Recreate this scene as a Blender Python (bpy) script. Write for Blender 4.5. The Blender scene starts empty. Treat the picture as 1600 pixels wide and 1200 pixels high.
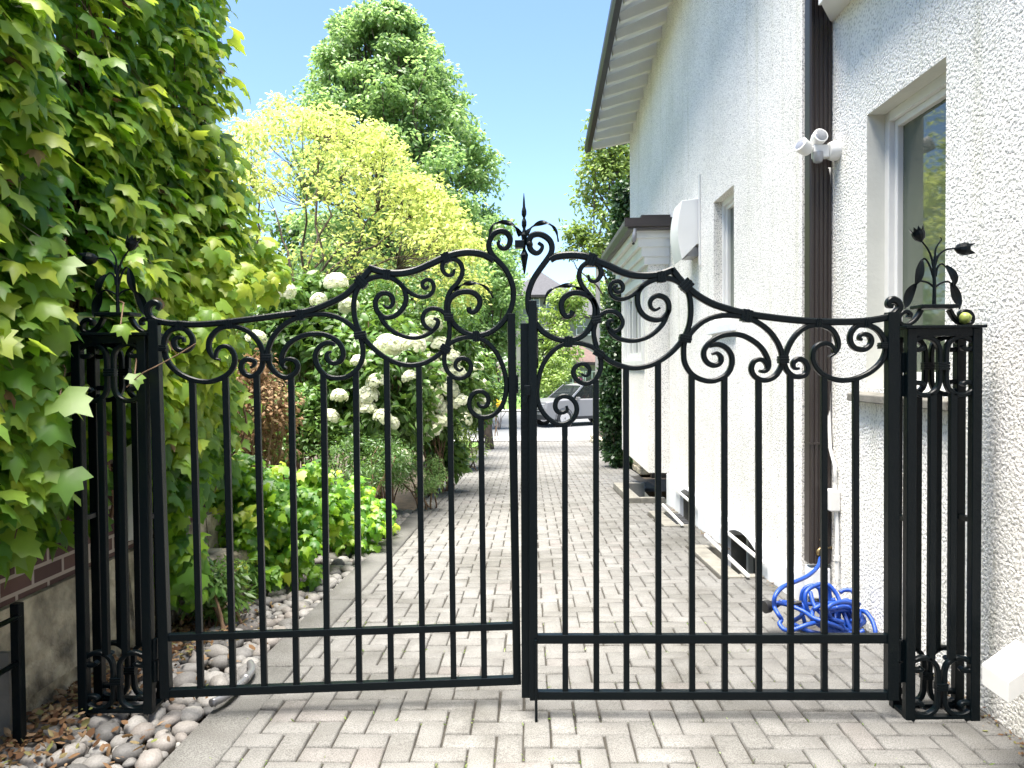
import bpy, bmesh, math, random
import numpy as np
from mathutils import Vector, Matrix
random.seed(7); rng = np.random.default_rng(7)
R = math.radians
S = bpy.context.scene
COL = S.collection

# ------------------------------------------------------------------ camera
F, CX, CY = 1180.0, 800.0, 600.0
YAW, PITCH, ROLL = math.atan(26/F), math.atan(27/F), R(0.45)
cam_d = bpy.data.cameras.new('camera'); cam = bpy.data.objects.new('camera', cam_d); COL.objects.link(cam)
cam_d.sensor_width = 36; cam_d.lens = F/1600*36; cam_d.clip_end = 2000; cam_d.clip_start = 0.05
EYE = Vector((0, 0, 1.5))
MR = Matrix.Rotation(YAW, 3, 'Z') @ Matrix.Rotation(R(90)-PITCH, 3, 'X') @ Matrix.Rotation(-ROLL, 3, 'Z')
cam.matrix_world = Matrix.Translation(EYE) @ MR.to_4x4()
S.camera = cam
def ray(px, py):
    return MR @ Vector(((px-CX)/F, -(py-CY)/F, -1.0))
def PY(px, py, Y):                      # the point of a pixel's sight line on the plane y = Y
    d = ray(px, py); return EYE + d*(Y/d.y)
def PXp(px, py, X):
    d = ray(px, py); return EYE + d*(X/d.x)
# ------------------------------------------------------------------ world, sun, exposure
SUN = Vector((-0.09, -0.12, 0.95)).normalized()
SUN_EL = math.asin(SUN.z); SUN_AZ = math.atan2(SUN.x, SUN.y)
w = bpy.data.worlds.new("World"); S.world = w; w.use_nodes = True
nt = w.node_tree; bg = nt.nodes['Background']
sky = nt.nodes.new('ShaderNodeTexSky'); sky.sky_type = 'NISHITA'; sky.sun_disc = False
sky.sun_elevation = SUN_EL; sky.sun_rotation = SUN_AZ; sky.air_density = 1.0; sky.dust_density = 0.6; sky.ozone_density = 5.0
nt.links.new(sky.outputs[0], bg.inputs[0]); bg.inputs[1].default_value = 0.034
sd = bpy.data.lights.new('sun', 'SUN'); sd.energy = 2.6; sd.angle = R(42); sd.color = (1, 0.94, 0.85)
so = bpy.data.objects.new('sun', sd); COL.objects.link(so)
so.rotation_euler = (-SUN).to_track_quat('-Z', 'Y').to_euler()
S.view_settings.view_transform = 'Standard'; S.view_settings.look = 'None'
S.view_settings.exposure = 3.32; S.view_settings.gamma = 1
S.render.engine = 'CYCLES'
S.cycles.max_bounces = 8; S.cycles.transparent_max_bounces = 12

def gz(y):                               # the driveway and garden fall towards the street
    if y < 3.3: return 0.0
    if y < 25: return -0.045*(y-3.3)
    if y < 27: return -0.9765-0.02*(y-25)
    if y < 42: return -1.02
    return -1.02+0.01*(y-42)
# ------------------------------------------------------------------ object helpers
def tag(o, label=None, cat=None, group=None, kind=None):
    if label: o['label'] = label
    if cat: o['category'] = cat
    if group: o['group'] = group
    if kind: o['kind'] = kind
    return o
def thing(name, loc, label, cat, group=None):
    o = bpy.data.objects.new(name, None); COL.objects.link(o); o.location = loc
    o.empty_display_size = 0.1
    return tag(o, label, cat, group)
class MB:
    def __init__(s): s.v = []; s.f = []; s.mi = []
    def add(s, vs, fs, mi=0):
        n = len(s.v); s.v += [tuple(v) for v in vs]; s.f += [tuple(i+n for i in f) for f in fs]; s.mi += [mi]*len(fs); return s
    def box(s, lo, hi, mi=0):
        x0, y0, z0 = lo; x1, y1, z1 = hi
        return s.hexa([(x0,y0,z0),(x1,y0,z0),(x1,y1,z0),(x0,y1,z0),(x0,y0,z1),(x1,y0,z1),(x1,y1,z1),(x0,y1,z1)], mi)
    def hexa(s, v, mi=0):
        return s.add(v, [(3,2,1,0),(4,5,6,7),(0,1,5,4),(1,2,6,5),(2,3,7,6),(3,0,4,7)], mi)
    def obox(s, c, ax, ay, az, mi=0):    # centre and three half axes
        c = Vector(c); ax = Vector(ax); ay = Vector(ay); az = Vector(az)
        return s.hexa([c-ax-ay-az, c+ax-ay-az, c+ax+ay-az, c-ax+ay-az, c-ax-ay+az, c+ax-ay+az, c+ax+ay+az, c-ax+ay+az], mi)
    def bar(s, a, b, w_, d_, up=(0,0,1), mi=0):   # straight bar: w across, d along the plane normal
        a = Vector(a); b = Vector(b); t = (b-a); L = t.length; t.normalize(); n = Vector(up)
        n = (n - t*n.dot(t)).normalized(); q = t.cross(n)
        return s.obox((a+b)/2, t*L/2, q*w_/2, n*d_/2, mi)
    def prism(s, pts, vec, mi=0):        # planar polygon extruded along vec
        n = len(pts); vec = Vector(vec); p = [Vector(q) for q in pts]
        return s.add(p+[q+vec for q in p], [tuple(range(n))[::-1], tuple(range(n, 2*n))]+[(i,(i+1)%n,n+(i+1)%n,n+i) for i in range(n)], mi)
    def tube(s, pts, r, n=8, mi=0, cap=True):
        pts = [Vector(p) for p in pts]; m = len(pts)
        rr = r if hasattr(r, '__len__') else [r]*m
        vs = []; fs = []
        t0 = (pts[1]-pts[0]).normalized(); ref = Vector((0,0,1)) if abs(t0.z) < .9 else Vector((1,0,0))
        u = (ref - t0*ref.dot(t0)).normalized()
        for i in range(m):
            t = (pts[min(i+1,m-1)]-pts[max(i-1,0)]); t = t.normalized() if t.length > 1e-9 else t0
            u = (u - t*u.dot(t)); u = u.normalized() if u.length > 1e-6 else t.orthogonal().normalized()
            v = t.cross(u)
            for k in range(n):
                a = 2*math.pi*k/n; vs.append(pts[i]+(u*math.cos(a)+v*math.sin(a))*rr[i])
        for i in range(m-1):
            for k in range(n): fs.append((i*n+k, i*n+(k+1)%n, (i+1)*n+(k+1)%n, (i+1)*n+k))
        if cap: fs += [tuple(range(n))[::-1], tuple(range((m-1)*n, m*n))]
        return s.add(vs, fs, mi)
    def lathe(s, c, prof, axis=(0,0,1), n=16, mi=0):  # prof: (r, h)
        c = Vector(c); a = Vector(axis).normalized(); u = a.orthogonal().normalized(); v = a.cross(u); vs = []; fs = []
        for (r, h) in prof:
            for k in range(n):
                t = 2*math.pi*k/n; vs.append(c+a*h+(u*math.cos(t)+v*math.sin(t))*r)
        m = len(prof)
        for i in range(m-1):
            for k in range(n): fs.append((i*n+k, i*n+(k+1)%n, (i+1)*n+(k+1)%n, (i+1)*n+k))
        fs += [tuple(range(n))[::-1], tuple(range((m-1)*n, m*n))]
        return s.add(vs, fs, mi)
    def sweep(s, pts, nrm, w_, d_, mi=0, ch=.18):   # bevelled flat bar along a planar path
        pts = [Vector(p) for p in pts]; m = len(pts); nrm = Vector(nrm).normalized()
        ww = w_ if hasattr(w_, '__len__') else [w_]*m
        dd = d_ if hasattr(d_, '__len__') else [d_]*m
        vs = []; fs = []
        for i in range(m):
            t = (pts[min(i+1,m-1)]-pts[max(i-1,0)]).normalized(); q = t.cross(nrm).normalized()
            a = ww[i]/2; b = dd[i]/2; c = min(a, b)*ch*2
            for (x, y) in ((a-c,b),(a,b-c),(a,-b+c),(a-c,-b),(-a+c,-b),(-a,-b+c),(-a,b-c),(-a+c,b)):
                vs.append(pts[i]+q*x+nrm*y)
        for i in range(m-1):
            for k in range(8): fs.append((i*8+k, i*8+(k+1)%8, (i+1)*8+(k+1)%8, (i+1)*8+k))
        fs += [tuple(range(8))[::-1], tuple(range((m-1)*8, m*8))]
        return s.add(vs, fs, mi)
    def build(s, name, mat, parent=None, smooth=False, bevel=0):
        me = bpy.data.meshes.new(name); me.from_pydata(s.v, [], s.f)
        mats = mat if isinstance(mat, (list, tuple)) else [mat]
        for m in mats: me.materials.append(m)
        if len(mats) > 1: me.polygons.foreach_set('material_index', s.mi)
        me.update()
        bm = bmesh.new(); bm.from_mesh(me); bmesh.ops.recalc_face_normals(bm, faces=bm.faces); bm.to_mesh(me); bm.free()
        if smooth:
            me.polygons.foreach_set('use_smooth', [True]*len(me.polygons))
            if smooth == 'auto':
                me.set_sharp_from_angle(angle=R(35))
        o = bpy.data.objects.new(name, me); COL.objects.link(o)
        if parent is not None:
            o.parent = parent; o.location = -Vector(parent.location) if parent.type == 'EMPTY' else (0,0,0)
            if parent.type == 'EMPTY' and (parent.rotation_euler.z or 0): o.matrix_parent_inverse = Matrix()
        if bevel:
            b = o.modifiers.new('bevel', 'BEVEL'); b.width = bevel; b.segments = 2; b.limit_method = 'ANGLE'
        return o
def cr(pts, n=6):                        # Catmull-Rom through 2-D or 3-D points
    P_ = [np.array(p, float) for p in pts]; P_ = [2*P_[0]-P_[1]]+P_+[2*P_[-1]-P_[-2]]; out = []
    for i in range(1, len(P_)-2):
        a, b, c, d = P_[i-1:i+3]
        for k in range(n):
            t = k/n; out.append(.5*((2*b)+(-a+c)*t+(2*a-5*b+4*c-d)*t*t+(-a+3*b-3*c+d)*t**3))
    out.append(P_[-2]); return out
def arrays_obj(name, V, Fc, mat, tint=None, parent=None, smooth=False):
    # V (n,3); Fc (m,k) all faces of k corners
    me = bpy.data.meshes.new(name); n = len(V); m, k = Fc.shape
    me.vertices.add(n); me.vertices.foreach_set('co', V.astype(np.float32).ravel())
    me.loops.add(m*k); me.loops.foreach_set('vertex_index', Fc.astype(np.int32).ravel())
    me.polygons.add(m); me.polygons.foreach_set('loop_start', np.arange(0, m*k, k, dtype=np.int32))
    if tint is not None:
        at = me.attributes.new('tint', 'FLOAT', 'POINT'); at.data.foreach_set('value', tint.astype(np.float32))
    me.update(calc_edges=True)
    if smooth: me.polygons.foreach_set('use_smooth', [True]*m)
    me.materials.append(mat)
    o = bpy.data.objects.new(name, me); COL.objects.link(o)
    if parent is not None:
        o.parent = parent
        if parent.type == 'EMPTY': o.location = -Vector(parent.location)
    return o
# leaf templates: (verts, triangles); x across, y along to the tip, z up out of the blade
IVY = (np.array([(0,.36,.06),(0,0,0),(-.30,-.10,-.04),(-.56,.22,-.13),(-.33,.36,-.05),(-.36,.58,-.10),(-.17,.66,-.04),(0,1.0,-.20),
                 (.17,.66,-.04),(.36,.58,-.10),(.33,.36,-.05),(.56,.22,-.13),(.30,-.10,-.04)], float),
       np.array([(0,i,i+1) for i in range(1,12)]+[(0,12,1)]))
OVAL = (np.array([(0,0,0),(-.24,.3,-.05),(-.2,.68,-.06),(0,1,-.12),(.2,.68,-.06),(.24,.3,-.05),(0,.5,.03)], float),
        np.array([(6,0,1),(6,1,2),(6,2,3),(6,3,4),(6,4,5),(6,5,0)]))
SLIM = (np.array([(0,0,0),(-.13,.45,-.03),(0,1,-.08),(.13,.45,-.03)], float), np.array([(0,2,1),(0,3,2)]))
PET = (np.array([(-.011,0,0),(.011,0,0),(.004,.5,.05),(.007,1,0),(-.007,1,0),(-.010,.5,.05)], float), np.array([(0,1,2),(0,2,5),(5,2,3),(5,3,4)]))
DIA = (np.array([(0,0,0),(-.3,.5,-.05),(0,1,0),(.3,.5,-.05)], float), np.array([(0,2,1),(0,3,2)]))
def norm(a): return a/np.maximum(np.linalg.norm(a, axis=1, keepdims=True), 1e-9)
def leaves(name, tpl, P_, N_, T_, size, mat, parent=None, tint=None, droop=None):
    tv, tf = tpl; n = len(P_)
    N_ = norm(N_); T_ = norm(T_-N_*np.sum(T_*N_, axis=1, keepdims=True)); B_ = np.cross(T_, N_)
    sz = np.asarray(size).reshape(-1,1,1)
    cup = rng.uniform(.3, 2.2, (n,1,1)); wid = rng.uniform(.85, 1.15, (n,1,1))
    V = P_[:,None,:] + sz*(B_[:,None,:]*tv[None,:,0:1]*wid + T_[:,None,:]*tv[None,:,1:2] + N_[:,None,:]*tv[None,:,2:3]*cup)
    k = len(tv); Fc = (tf[None] + (np.arange(n)*k)[:,None,None]).reshape(-1,3)
    if tint is None: tint = rng.random(n)
    return arrays_obj(name, V.reshape(-1,3), Fc, mat, np.repeat(tint, k), parent)
def rdir(n): return norm(rng.normal(size=(n,3)))
# ------------------------------------------------------------------ materials
def newmat(name):
    m = bpy.data.materials.new(name); m.use_nodes = True; t = m.node_tree
    return m, t, t.nodes['Principled BSDF']
def plain(name, col, rough=.5, metal=0, spec=.5, bump=0, bscale=60, var=0, vscale=8, bdist=.004):
    m, t, b = newmat(name); b.inputs['Base Color'].default_value = (*col, 1); b.inputs['Roughness'].default_value = rough
    b.inputs['Metallic'].default_value = metal; b.inputs['Specular IOR Level'].default_value = spec
    tc = t.nodes.new('ShaderNodeTexCoord')
    if bump:
        n = t.nodes.new('ShaderNodeTexNoise'); n.inputs['Scale'].default_value = bscale; n.inputs['Detail'].default_value = 4
        bp = t.nodes.new('ShaderNodeBump'); bp.inputs['Strength'].default_value = bump; bp.inputs['Distance'].default_value = bdist
        t.links.new(tc.outputs['Object'], n.inputs['Vector']); t.links.new(n.outputs[0], bp.inputs['Height']); t.links.new(bp.outputs[0], b.inputs['Normal'])
    if var:
        n = t.nodes.new('ShaderNodeTexNoise'); n.inputs['Scale'].default_value = vscale; n.inputs['Detail'].default_value = 5
        r = t.nodes.new('ShaderNodeValToRGB'); r.color_ramp.elements[0].position = .3; r.color_ramp.elements[1].position = .7
        r.color_ramp.elements[0].color = (*[c*(1-var) for c in col], 1); r.color_ramp.elements[1].color = (*[min(1, c*(1+var)) for c in col], 1)
        t.links.new(tc.outputs['Object'], n.inputs['Vector']); t.links.new(n.outputs[0], r.inputs[0]); t.links.new(r.outputs[0], b.inputs['Base Color'])
    return m
def ramp(t, stops):
    r = t.nodes.new('ShaderNodeValToRGB'); e = r.color_ramp.elements
    while len(e) > 2: e.remove(e[0])
    e[0].position = stops[0][0]; e[0].color = (*stops[0][1], 1); e[1].position = stops[-1][0]; e[1].color = (*stops[-1][1], 1)
    for p, c in stops[1:-1]: x = e.new(p); x.color = (*c, 1)
    return r
def foliage(name, stops, trans=(.35,.5,.05), tmix=.4, rough=.42, spec=.5):
    m, t, b = newmat(name); out = t.nodes['Material Output']
    a = t.nodes.new('ShaderNodeAttribute'); a.attribute_name = 'tint'
    r = ramp(t, stops); t.links.new(a.outputs['Fac'], r.inputs[0])
    tc = t.nodes.new('ShaderNodeTexCoord'); n = t.nodes.new('ShaderNodeTexNoise'); n.inputs['Scale'].default_value = 35; n.inputs['Detail'].default_value = 3
    mx = t.nodes.new('ShaderNodeMix'); mx.data_type = 'RGBA'; mx.blend_type = 'MULTIPLY'; mx.inputs[0].default_value = .35
    t.links.new(tc.outputs['Object'], n.inputs['Vector']); t.links.new(r.outputs[0], mx.inputs[6]); t.links.new(n.outputs[0], mx.inputs[7])
    t.links.new(mx.outputs[2], b.inputs['Base Color']); b.inputs['Roughness'].default_value = rough; b.inputs['Specular IOR Level'].default_value = spec
    tr = t.nodes.new('ShaderNodeBsdfTranslucent')
    m2 = t.nodes.new('ShaderNodeMix'); m2.data_type = 'RGBA'; m2.inputs[0].default_value = .6; m2.inputs[7].default_value = (*trans, 1)
    t.links.new(r.outputs[0], m2.inputs[6]); t.links.new(m2.outputs[2], tr.inputs[0])
    ms = t.nodes.new('ShaderNodeMixShader'); ms.inputs[0].default_value = tmix
    t.links.new(b.outputs[0], ms.inputs[1]); t.links.new(tr.outputs[0], ms.inputs[2]); t.links.new(ms.outputs[0], out.inputs[0])
    return m
def tinted(name, stops, rough=.8, bump=.3, bscale=120, speck=.25, sscale=250, dist=.003):
    m, t, b = newmat(name); b.inputs['Roughness'].default_value = rough; b.inputs['Specular IOR Level'].default_value = .25
    a = t.nodes.new('ShaderNodeAttribute'); a.attribute_name = 'tint'; r = ramp(t, stops); t.links.new(a.outputs['Fac'], r.inputs[0])
    tc = t.nodes.new('ShaderNodeTexCoord'); n = t.nodes.new('ShaderNodeTexNoise'); n.inputs['Scale'].default_value = sscale; n.inputs['Detail'].default_value = 2
    n2 = t.nodes.new('ShaderNodeTexNoise'); n2.inputs['Scale'].default_value = 5; n2.inputs['Detail'].default_value = 6
    r2 = ramp(t, [(.36,(1-speck*1.6,)*3),(.6,(1,1,1))]); r3 = ramp(t, [(.3,(.78,.77,.76)),(.65,(1,1,1))])
    for q in (n, n2): t.links.new(tc.outputs['Object'], q.inputs['Vector'])
    t.links.new(n.outputs[0], r2.inputs[0]); t.links.new(n2.outputs[0], r3.inputs[0])
    m1 = t.nodes.new('ShaderNodeMix'); m1.data_type = 'RGBA'; m1.blend_type = 'MULTIPLY'; m1.inputs[0].default_value = 1
    m2 = t.nodes.new('ShaderNodeMix'); m2.data_type = 'RGBA'; m2.blend_type = 'MULTIPLY'; m2.inputs[0].default_value = 1
    t.links.new(r.outputs[0], m1.inputs[6]); t.links.new(r2.outputs[0], m1.inputs[7]); t.links.new(m1.outputs[2], m2.inputs[6]); t.links.new(r3.outputs[0], m2.inputs[7])
    n5 = t.nodes.new('ShaderNodeTexNoise'); n5.inputs['Scale'].default_value = .9; n5.inputs['Detail'].default_value = 7; n5.inputs['Roughness'].default_value = .65; t.links.new(tc.outputs['Object'], n5.inputs['Vector'])
    r5 = ramp(t, [(.36,(.72,.715,.69)),(.50,(1,1,1))]); t.links.new(n5.outputs[0], r5.inputs[0]); m5 = t.nodes.new('ShaderNodeMix'); m5.data_type = 'RGBA'; m5.blend_type = 'MULTIPLY'; m5.inputs[0].default_value = 1
    t.links.new(m2.outputs[2], m5.inputs[6]); t.links.new(r5.outputs[0], m5.inputs[7]); t.links.new(m5.outputs[2], b.inputs['Base Color'])
    bp = t.nodes.new('ShaderNodeBump'); bp.inputs['Strength'].default_value = bump; bp.inputs['Distance'].default_value = dist
    n3 = t.nodes.new('ShaderNodeTexNoise'); n3.inputs['Scale'].default_value = bscale; n3.inputs['Detail'].default_value = 4
    t.links.new(tc.outputs['Object'], n3.inputs['Vector']); t.links.new(n3.outputs[0], bp.inputs['Height']); t.links.new(bp.outputs[0], b.inputs['Normal'])
    return m
def stucco(name, col, scale, dist, strength=1.0, dark=.42):
    m, t, b = newmat(name); b.inputs['Roughness'].default_value = .85; b.inputs['Specular IOR Level'].default_value = .2
    tc = t.nodes.new('ShaderNodeTexCoord')
    n = t.nodes.new('ShaderNodeTexNoise'); n.inputs['Scale'].default_value = scale; n.inputs['Detail'].default_value = 3; n.inputs['Roughness'].default_value = .55
    v = t.nodes.new('ShaderNodeTexVoronoi'); v.inputs['Scale'].default_value = scale*.8
    big = t.nodes.new('ShaderNodeTexNoise'); big.inputs['Scale'].default_value = 1.3; big.inputs['Detail'].default_value = 5
    for q in (n, v, big): t.links.new(tc.outputs['Object'], q.inputs['Vector'])
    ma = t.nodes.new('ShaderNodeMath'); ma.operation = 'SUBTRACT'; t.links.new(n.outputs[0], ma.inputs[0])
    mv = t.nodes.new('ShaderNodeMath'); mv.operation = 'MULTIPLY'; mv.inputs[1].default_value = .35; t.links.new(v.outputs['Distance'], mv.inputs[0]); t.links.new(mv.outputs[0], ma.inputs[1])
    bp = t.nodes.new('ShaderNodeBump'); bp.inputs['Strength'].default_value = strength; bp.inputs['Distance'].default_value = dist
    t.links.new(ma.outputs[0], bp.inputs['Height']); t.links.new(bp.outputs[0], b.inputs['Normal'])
    r = ramp(t, [(.17,tuple(c*dark for c in col)),(.31,col)]); t.links.new(ma.outputs[0], r.inputs[0])   # pits between the grains coloured darker, standing in for their shade
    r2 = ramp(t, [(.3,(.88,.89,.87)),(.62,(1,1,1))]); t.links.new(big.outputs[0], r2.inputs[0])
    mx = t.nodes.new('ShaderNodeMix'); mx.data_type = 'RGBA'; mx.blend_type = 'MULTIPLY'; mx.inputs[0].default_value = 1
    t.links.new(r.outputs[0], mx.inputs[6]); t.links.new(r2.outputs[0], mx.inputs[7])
    mp = t.nodes.new('ShaderNodeMapping'); mp.inputs['Scale'].default_value = (5,5,.35); st = t.nodes.new('ShaderNodeTexNoise'); st.inputs['Scale'].default_value = 1.6; st.inputs['Detail'].default_value = 6
    t.links.new(tc.outputs['Object'], mp.inputs[0]); t.links.new(mp.outputs[0], st.inputs['Vector']); r3 = ramp(t, [(.30,(.89,.89,.85)),(.44,(1,1,1))]); t.links.new(st.outputs[0], r3.inputs[0])   # faint rain streaks
    m3 = t.nodes.new('ShaderNodeMix'); m3.data_type = 'RGBA'; m3.blend_type = 'MULTIPLY'; m3.inputs[0].default_value = 1
    t.links.new(mx.outputs[2], m3.inputs[6]); t.links.new(r3.outputs[0], m3.inputs[7]); t.links.new(m3.outputs[2], b.inputs['Base Color'])
    return m
def brickmat(name, c1, c2, mortar, bw, rh, ms):
    m, t, b = newmat(name); b.inputs['Roughness'].default_value = .85
    tc = t.nodes.new('ShaderNodeTexCoord'); sx = t.nodes.new('ShaderNodeSeparateXYZ'); cb = t.nodes.new('ShaderNodeCombineXYZ'); ad = t.nodes.new('ShaderNodeMath'); ad.operation = 'ADD'
    t.links.new(tc.outputs['Object'], sx.inputs[0]); t.links.new(sx.outputs[0], ad.inputs[0]); t.links.new(sx.outputs[1], ad.inputs[1])
    t.links.new(ad.outputs[0], cb.inputs[0]); t.links.new(sx.outputs[2], cb.inputs[1])
    k = t.nodes.new('ShaderNodeTexBrick'); k.inputs['Scale'].default_value = 1; k.inputs['Brick Width'].default_value = bw; k.inputs['Row Height'].default_value = rh
    k.inputs['Mortar Size'].default_value = ms; k.inputs['Color1'].default_value = (*c1, 1); k.inputs['Color2'].default_value = (*c2, 1); k.inputs['Mortar'].default_value = (*mortar, 1)
    t.links.new(cb.outputs[0], k.inputs['Vector']); t.links.new(k.outputs['Color'], b.inputs['Base Color'])
    bp = t.nodes.new('ShaderNodeBump'); bp.inputs['Strength'].default_value = .6; bp.inputs['Distance'].default_value = .008; bp.invert = True
    t.links.new(k.outputs['Fac'], bp.inputs['Height']); t.links.new(bp.outputs[0], b.inputs['Normal'])
    return m
M = {}
M['iron'] = plain('painted_iron', (.0012,.0036,.0052), .34, 0, .17, .25, 90)
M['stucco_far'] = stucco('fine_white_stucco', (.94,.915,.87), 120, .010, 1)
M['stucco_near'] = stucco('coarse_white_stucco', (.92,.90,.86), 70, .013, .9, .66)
M['white'] = plain('white_paint', (.72,.72,.70), .45, bump=.1, bscale=30, var=.05, vscale=3)
M['cream'] = plain('cream_reveal', (.66,.66,.60), .7, bump=.3, bscale=40, var=.06, vscale=5)
M['ledge'] = plain('painted_concrete', (.72,.74,.77), .6, bump=.3, bscale=25, var=.06, vscale=4)
M['brown'] = plain('brown_metal', (.030,.023,.021), .38, 0, .5, .1, 20, .15, 3)
M['fascia'] = plain('grey_brown_gutter', (.085,.075,.072), .45, var=.1)
M['concrete'] = tinted('kerb_concrete', [(0,(.125,.125,.118)),(1,(.16,.158,.15))], bump=.5, bscale=160, speck=.3, sscale=190)
M['rim'] = plain('well_concrete', (.17,.162,.14), .9, bump=.6, bscale=60, var=.25, vscale=9)
M['darkwell'] = plain('well_dirt', (.035,.03,.022), .95, bump=.8, bscale=40, var=.4, vscale=20)
M['paver'] = tinted('concrete_pavers', [(0,(.158,.156,.149)),(.5,(.174,.172,.165)),(.9,(.188,.186,.179)),(1,(.180,.169,.162))], bump=.6, bscale=220, speck=.28, sscale=210, dist=.002)
M['joint'] = plain('joint_sand', (.025,.022,.017), .95, bump=.6, bscale=150, var=.4, vscale=30)
M['stone'] = tinted('river_stone', [(0,(.10,.10,.10)),(.25,(.18,.175,.17)),(.5,(.27,.262,.25)),(.75,(.22,.20,.185)),(1,(.34,.335,.32))], rough=.6, bump=.3, bscale=40, speck=.12, sscale=120)
M['rubble'] = plain('foundation_stone', (.30,.27,.20), .9, bump=1, bscale=12, var=.75, vscale=7, bdist=.05)
M['brick'] = brickmat('dark_brick', (.060,.030,.027), (.095,.050,.042), (.34,.29,.25), .215, .078, .009)
M['soil'] = plain('soil', (.06,.045,.03), .95, bump=1, bscale=40, var=.5, vscale=12)
M['lawn'] = plain('lawn', (.09,.17,.03), .9, bump=.6, bscale=30, var=.3, vscale=2)
M['asphalt'] = plain('street_asphalt', (.12,.125,.13), .85, bump=.4, bscale=60, var=.12, vscale=1.5)
M['sidewalk'] = plain('sidewalk_concrete', (.28,.275,.265), .9, bump=.3, bscale=40, var=.08, vscale=2)
M['bark'] = plain('bark', (.10,.075,.055), .9, bump=1, bscale=30, var=.4, vscale=10)
M['twig'] = plain('vine_stem', (.16,.10,.06), .85, bump=.5, bscale=60, var=.3, vscale=20)
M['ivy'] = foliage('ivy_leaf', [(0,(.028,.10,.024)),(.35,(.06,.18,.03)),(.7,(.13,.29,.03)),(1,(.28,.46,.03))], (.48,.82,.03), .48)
M['ivy_sun'] = foliage('sunlit_ivy_leaf', [(0,(.13,.29,.05)),(.5,(.28,.43,.06)),(1,(.52,.58,.06))], (.70,.90,.08), .5)  # lighter copy of the ivy colour, standing in for sun on outer leaves
M['hyd_leaf'] = foliage('hydrangea_leaf', [(0,(.06,.14,.03)),(.6,(.11,.22,.045)),(1,(.20,.32,.07))], (.25,.4,.05), .3)
M['hyd_bloom'] = foliage('hydrangea_bloom', [(0,(.66,.72,.44)),(.5,(.84,.86,.66)),(1,(.93,.93,.84))], (.92,.94,.76), .45, .7, .1)
M['yellow'] = foliage('yellow_green_leaf', [(0,(.18,.27,.05)),(.5,(.36,.44,.09)),(1,(.58,.57,.12))], (.72,.82,.24), .5)
M['tree'] = foliage('mid_green_leaf', [(0,(.12,.22,.07)),(.6,(.20,.34,.11)),(1,(.30,.44,.14))], (.40,.60,.18), .5)
M['darktree'] = foliage('dark_green_leaf', [(0,(.035,.09,.025)),(.6,(.07,.15,.038)),(1,(.12,.22,.05))], (.22,.38,.06), .35)
M['lime'] = foliage('lime_leaf', [(0,(.12,.20,.05)),(.6,(.20,.30,.07)),(1,(.30,.40,.10))], (.35,.48,.06), .4)
M['cedar'] = foliage('cedar_spray', [(0,(.012,.040,.012)),(.6,(.028,.075,.018)),(1,(.055,.12,.03))], (.08,.18,.02), .15)
M['petiole'] = foliage('petiole', [(0,(.20,.14,.07)),(1,(.34,.38,.12))], (.3,.3,.1), .2)
M['dry'] = foliage('dry_leaf', [(0,(.10,.05,.03)),(.4,(.22,.13,.07)),(.75,(.34,.24,.15)),(1,(.20,.24,.07))], (.3,.2,.08), .25, .8, .1)
M['glass'] = plain('window_glass', (.075,.095,.065), .03, 0, .9)
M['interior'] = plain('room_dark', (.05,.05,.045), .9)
M['hose'] = plain('blue_hose', (.006,.05,.30), .45, 0, .5, .3, 200)
M['rubber'] = plain('black_plastic', (.012,.012,.013), .45)
M['brass'] = plain('old_brass', (.32,.24,.12), .4, .8)
M['grey_metal'] = plain('grey_metal', (.25,.25,.26), .4, .6)
M['apple'] = plain('green_fruit', (.30,.36,.08), .4, var=.3, vscale=30)
M['slate'] = plain('slate_roof', (.035,.036,.043), .8, bump=.5, bscale=8, var=.25, vscale=6)
M['redroof'] = plain('red_brown_roof', (.075,.045,.038), .85, bump=.5, bscale=8, var=.25, vscale=5)
M['siding'] = plain('pale_siding', (.22,.215,.20), .8, bump=.2, bscale=5, var=.08, vscale=2)
M['carpaint'] = plain('silver_paint', (.20,.20,.205), .3, .25, .6)
M['chrome'] = plain('chrome', (.6,.6,.62), .15, .9)
M['headlamp'] = plain('lamp_lens', (.30,.31,.33), .12, .2, .6)
m_, t_, b_ = newmat('car_glass'); b_.inputs['Base Color'].default_value = (.05,.06,.06,1); b_.inputs['Roughness'].default_value = .02; b_.inputs['Specular IOR Level'].default_value = .3; b_.inputs['Transmission Weight'].default_value = .75; b_.inputs['IOR'].default_value = 1.05; M['carglass'] = m_
M['red'] = plain('red_cloth', (.55,.03,.06), .8)
M['skin'] = plain('skin', (.45,.27,.19), .6)
M['hair'] = plain('dark_hair', (.02,.014,.01), .6)
M['purple'] = foliage('purple_leaf', [(0,(.06,.01,.03)),(1,(.16,.02,.08))], (.2,.03,.1), .3)
M['yflower'] = foliage('yellow_petal', [(0,(.6,.35,.01)),(1,(.75,.6,.03))], (.8,.6,.05), .3)

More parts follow.
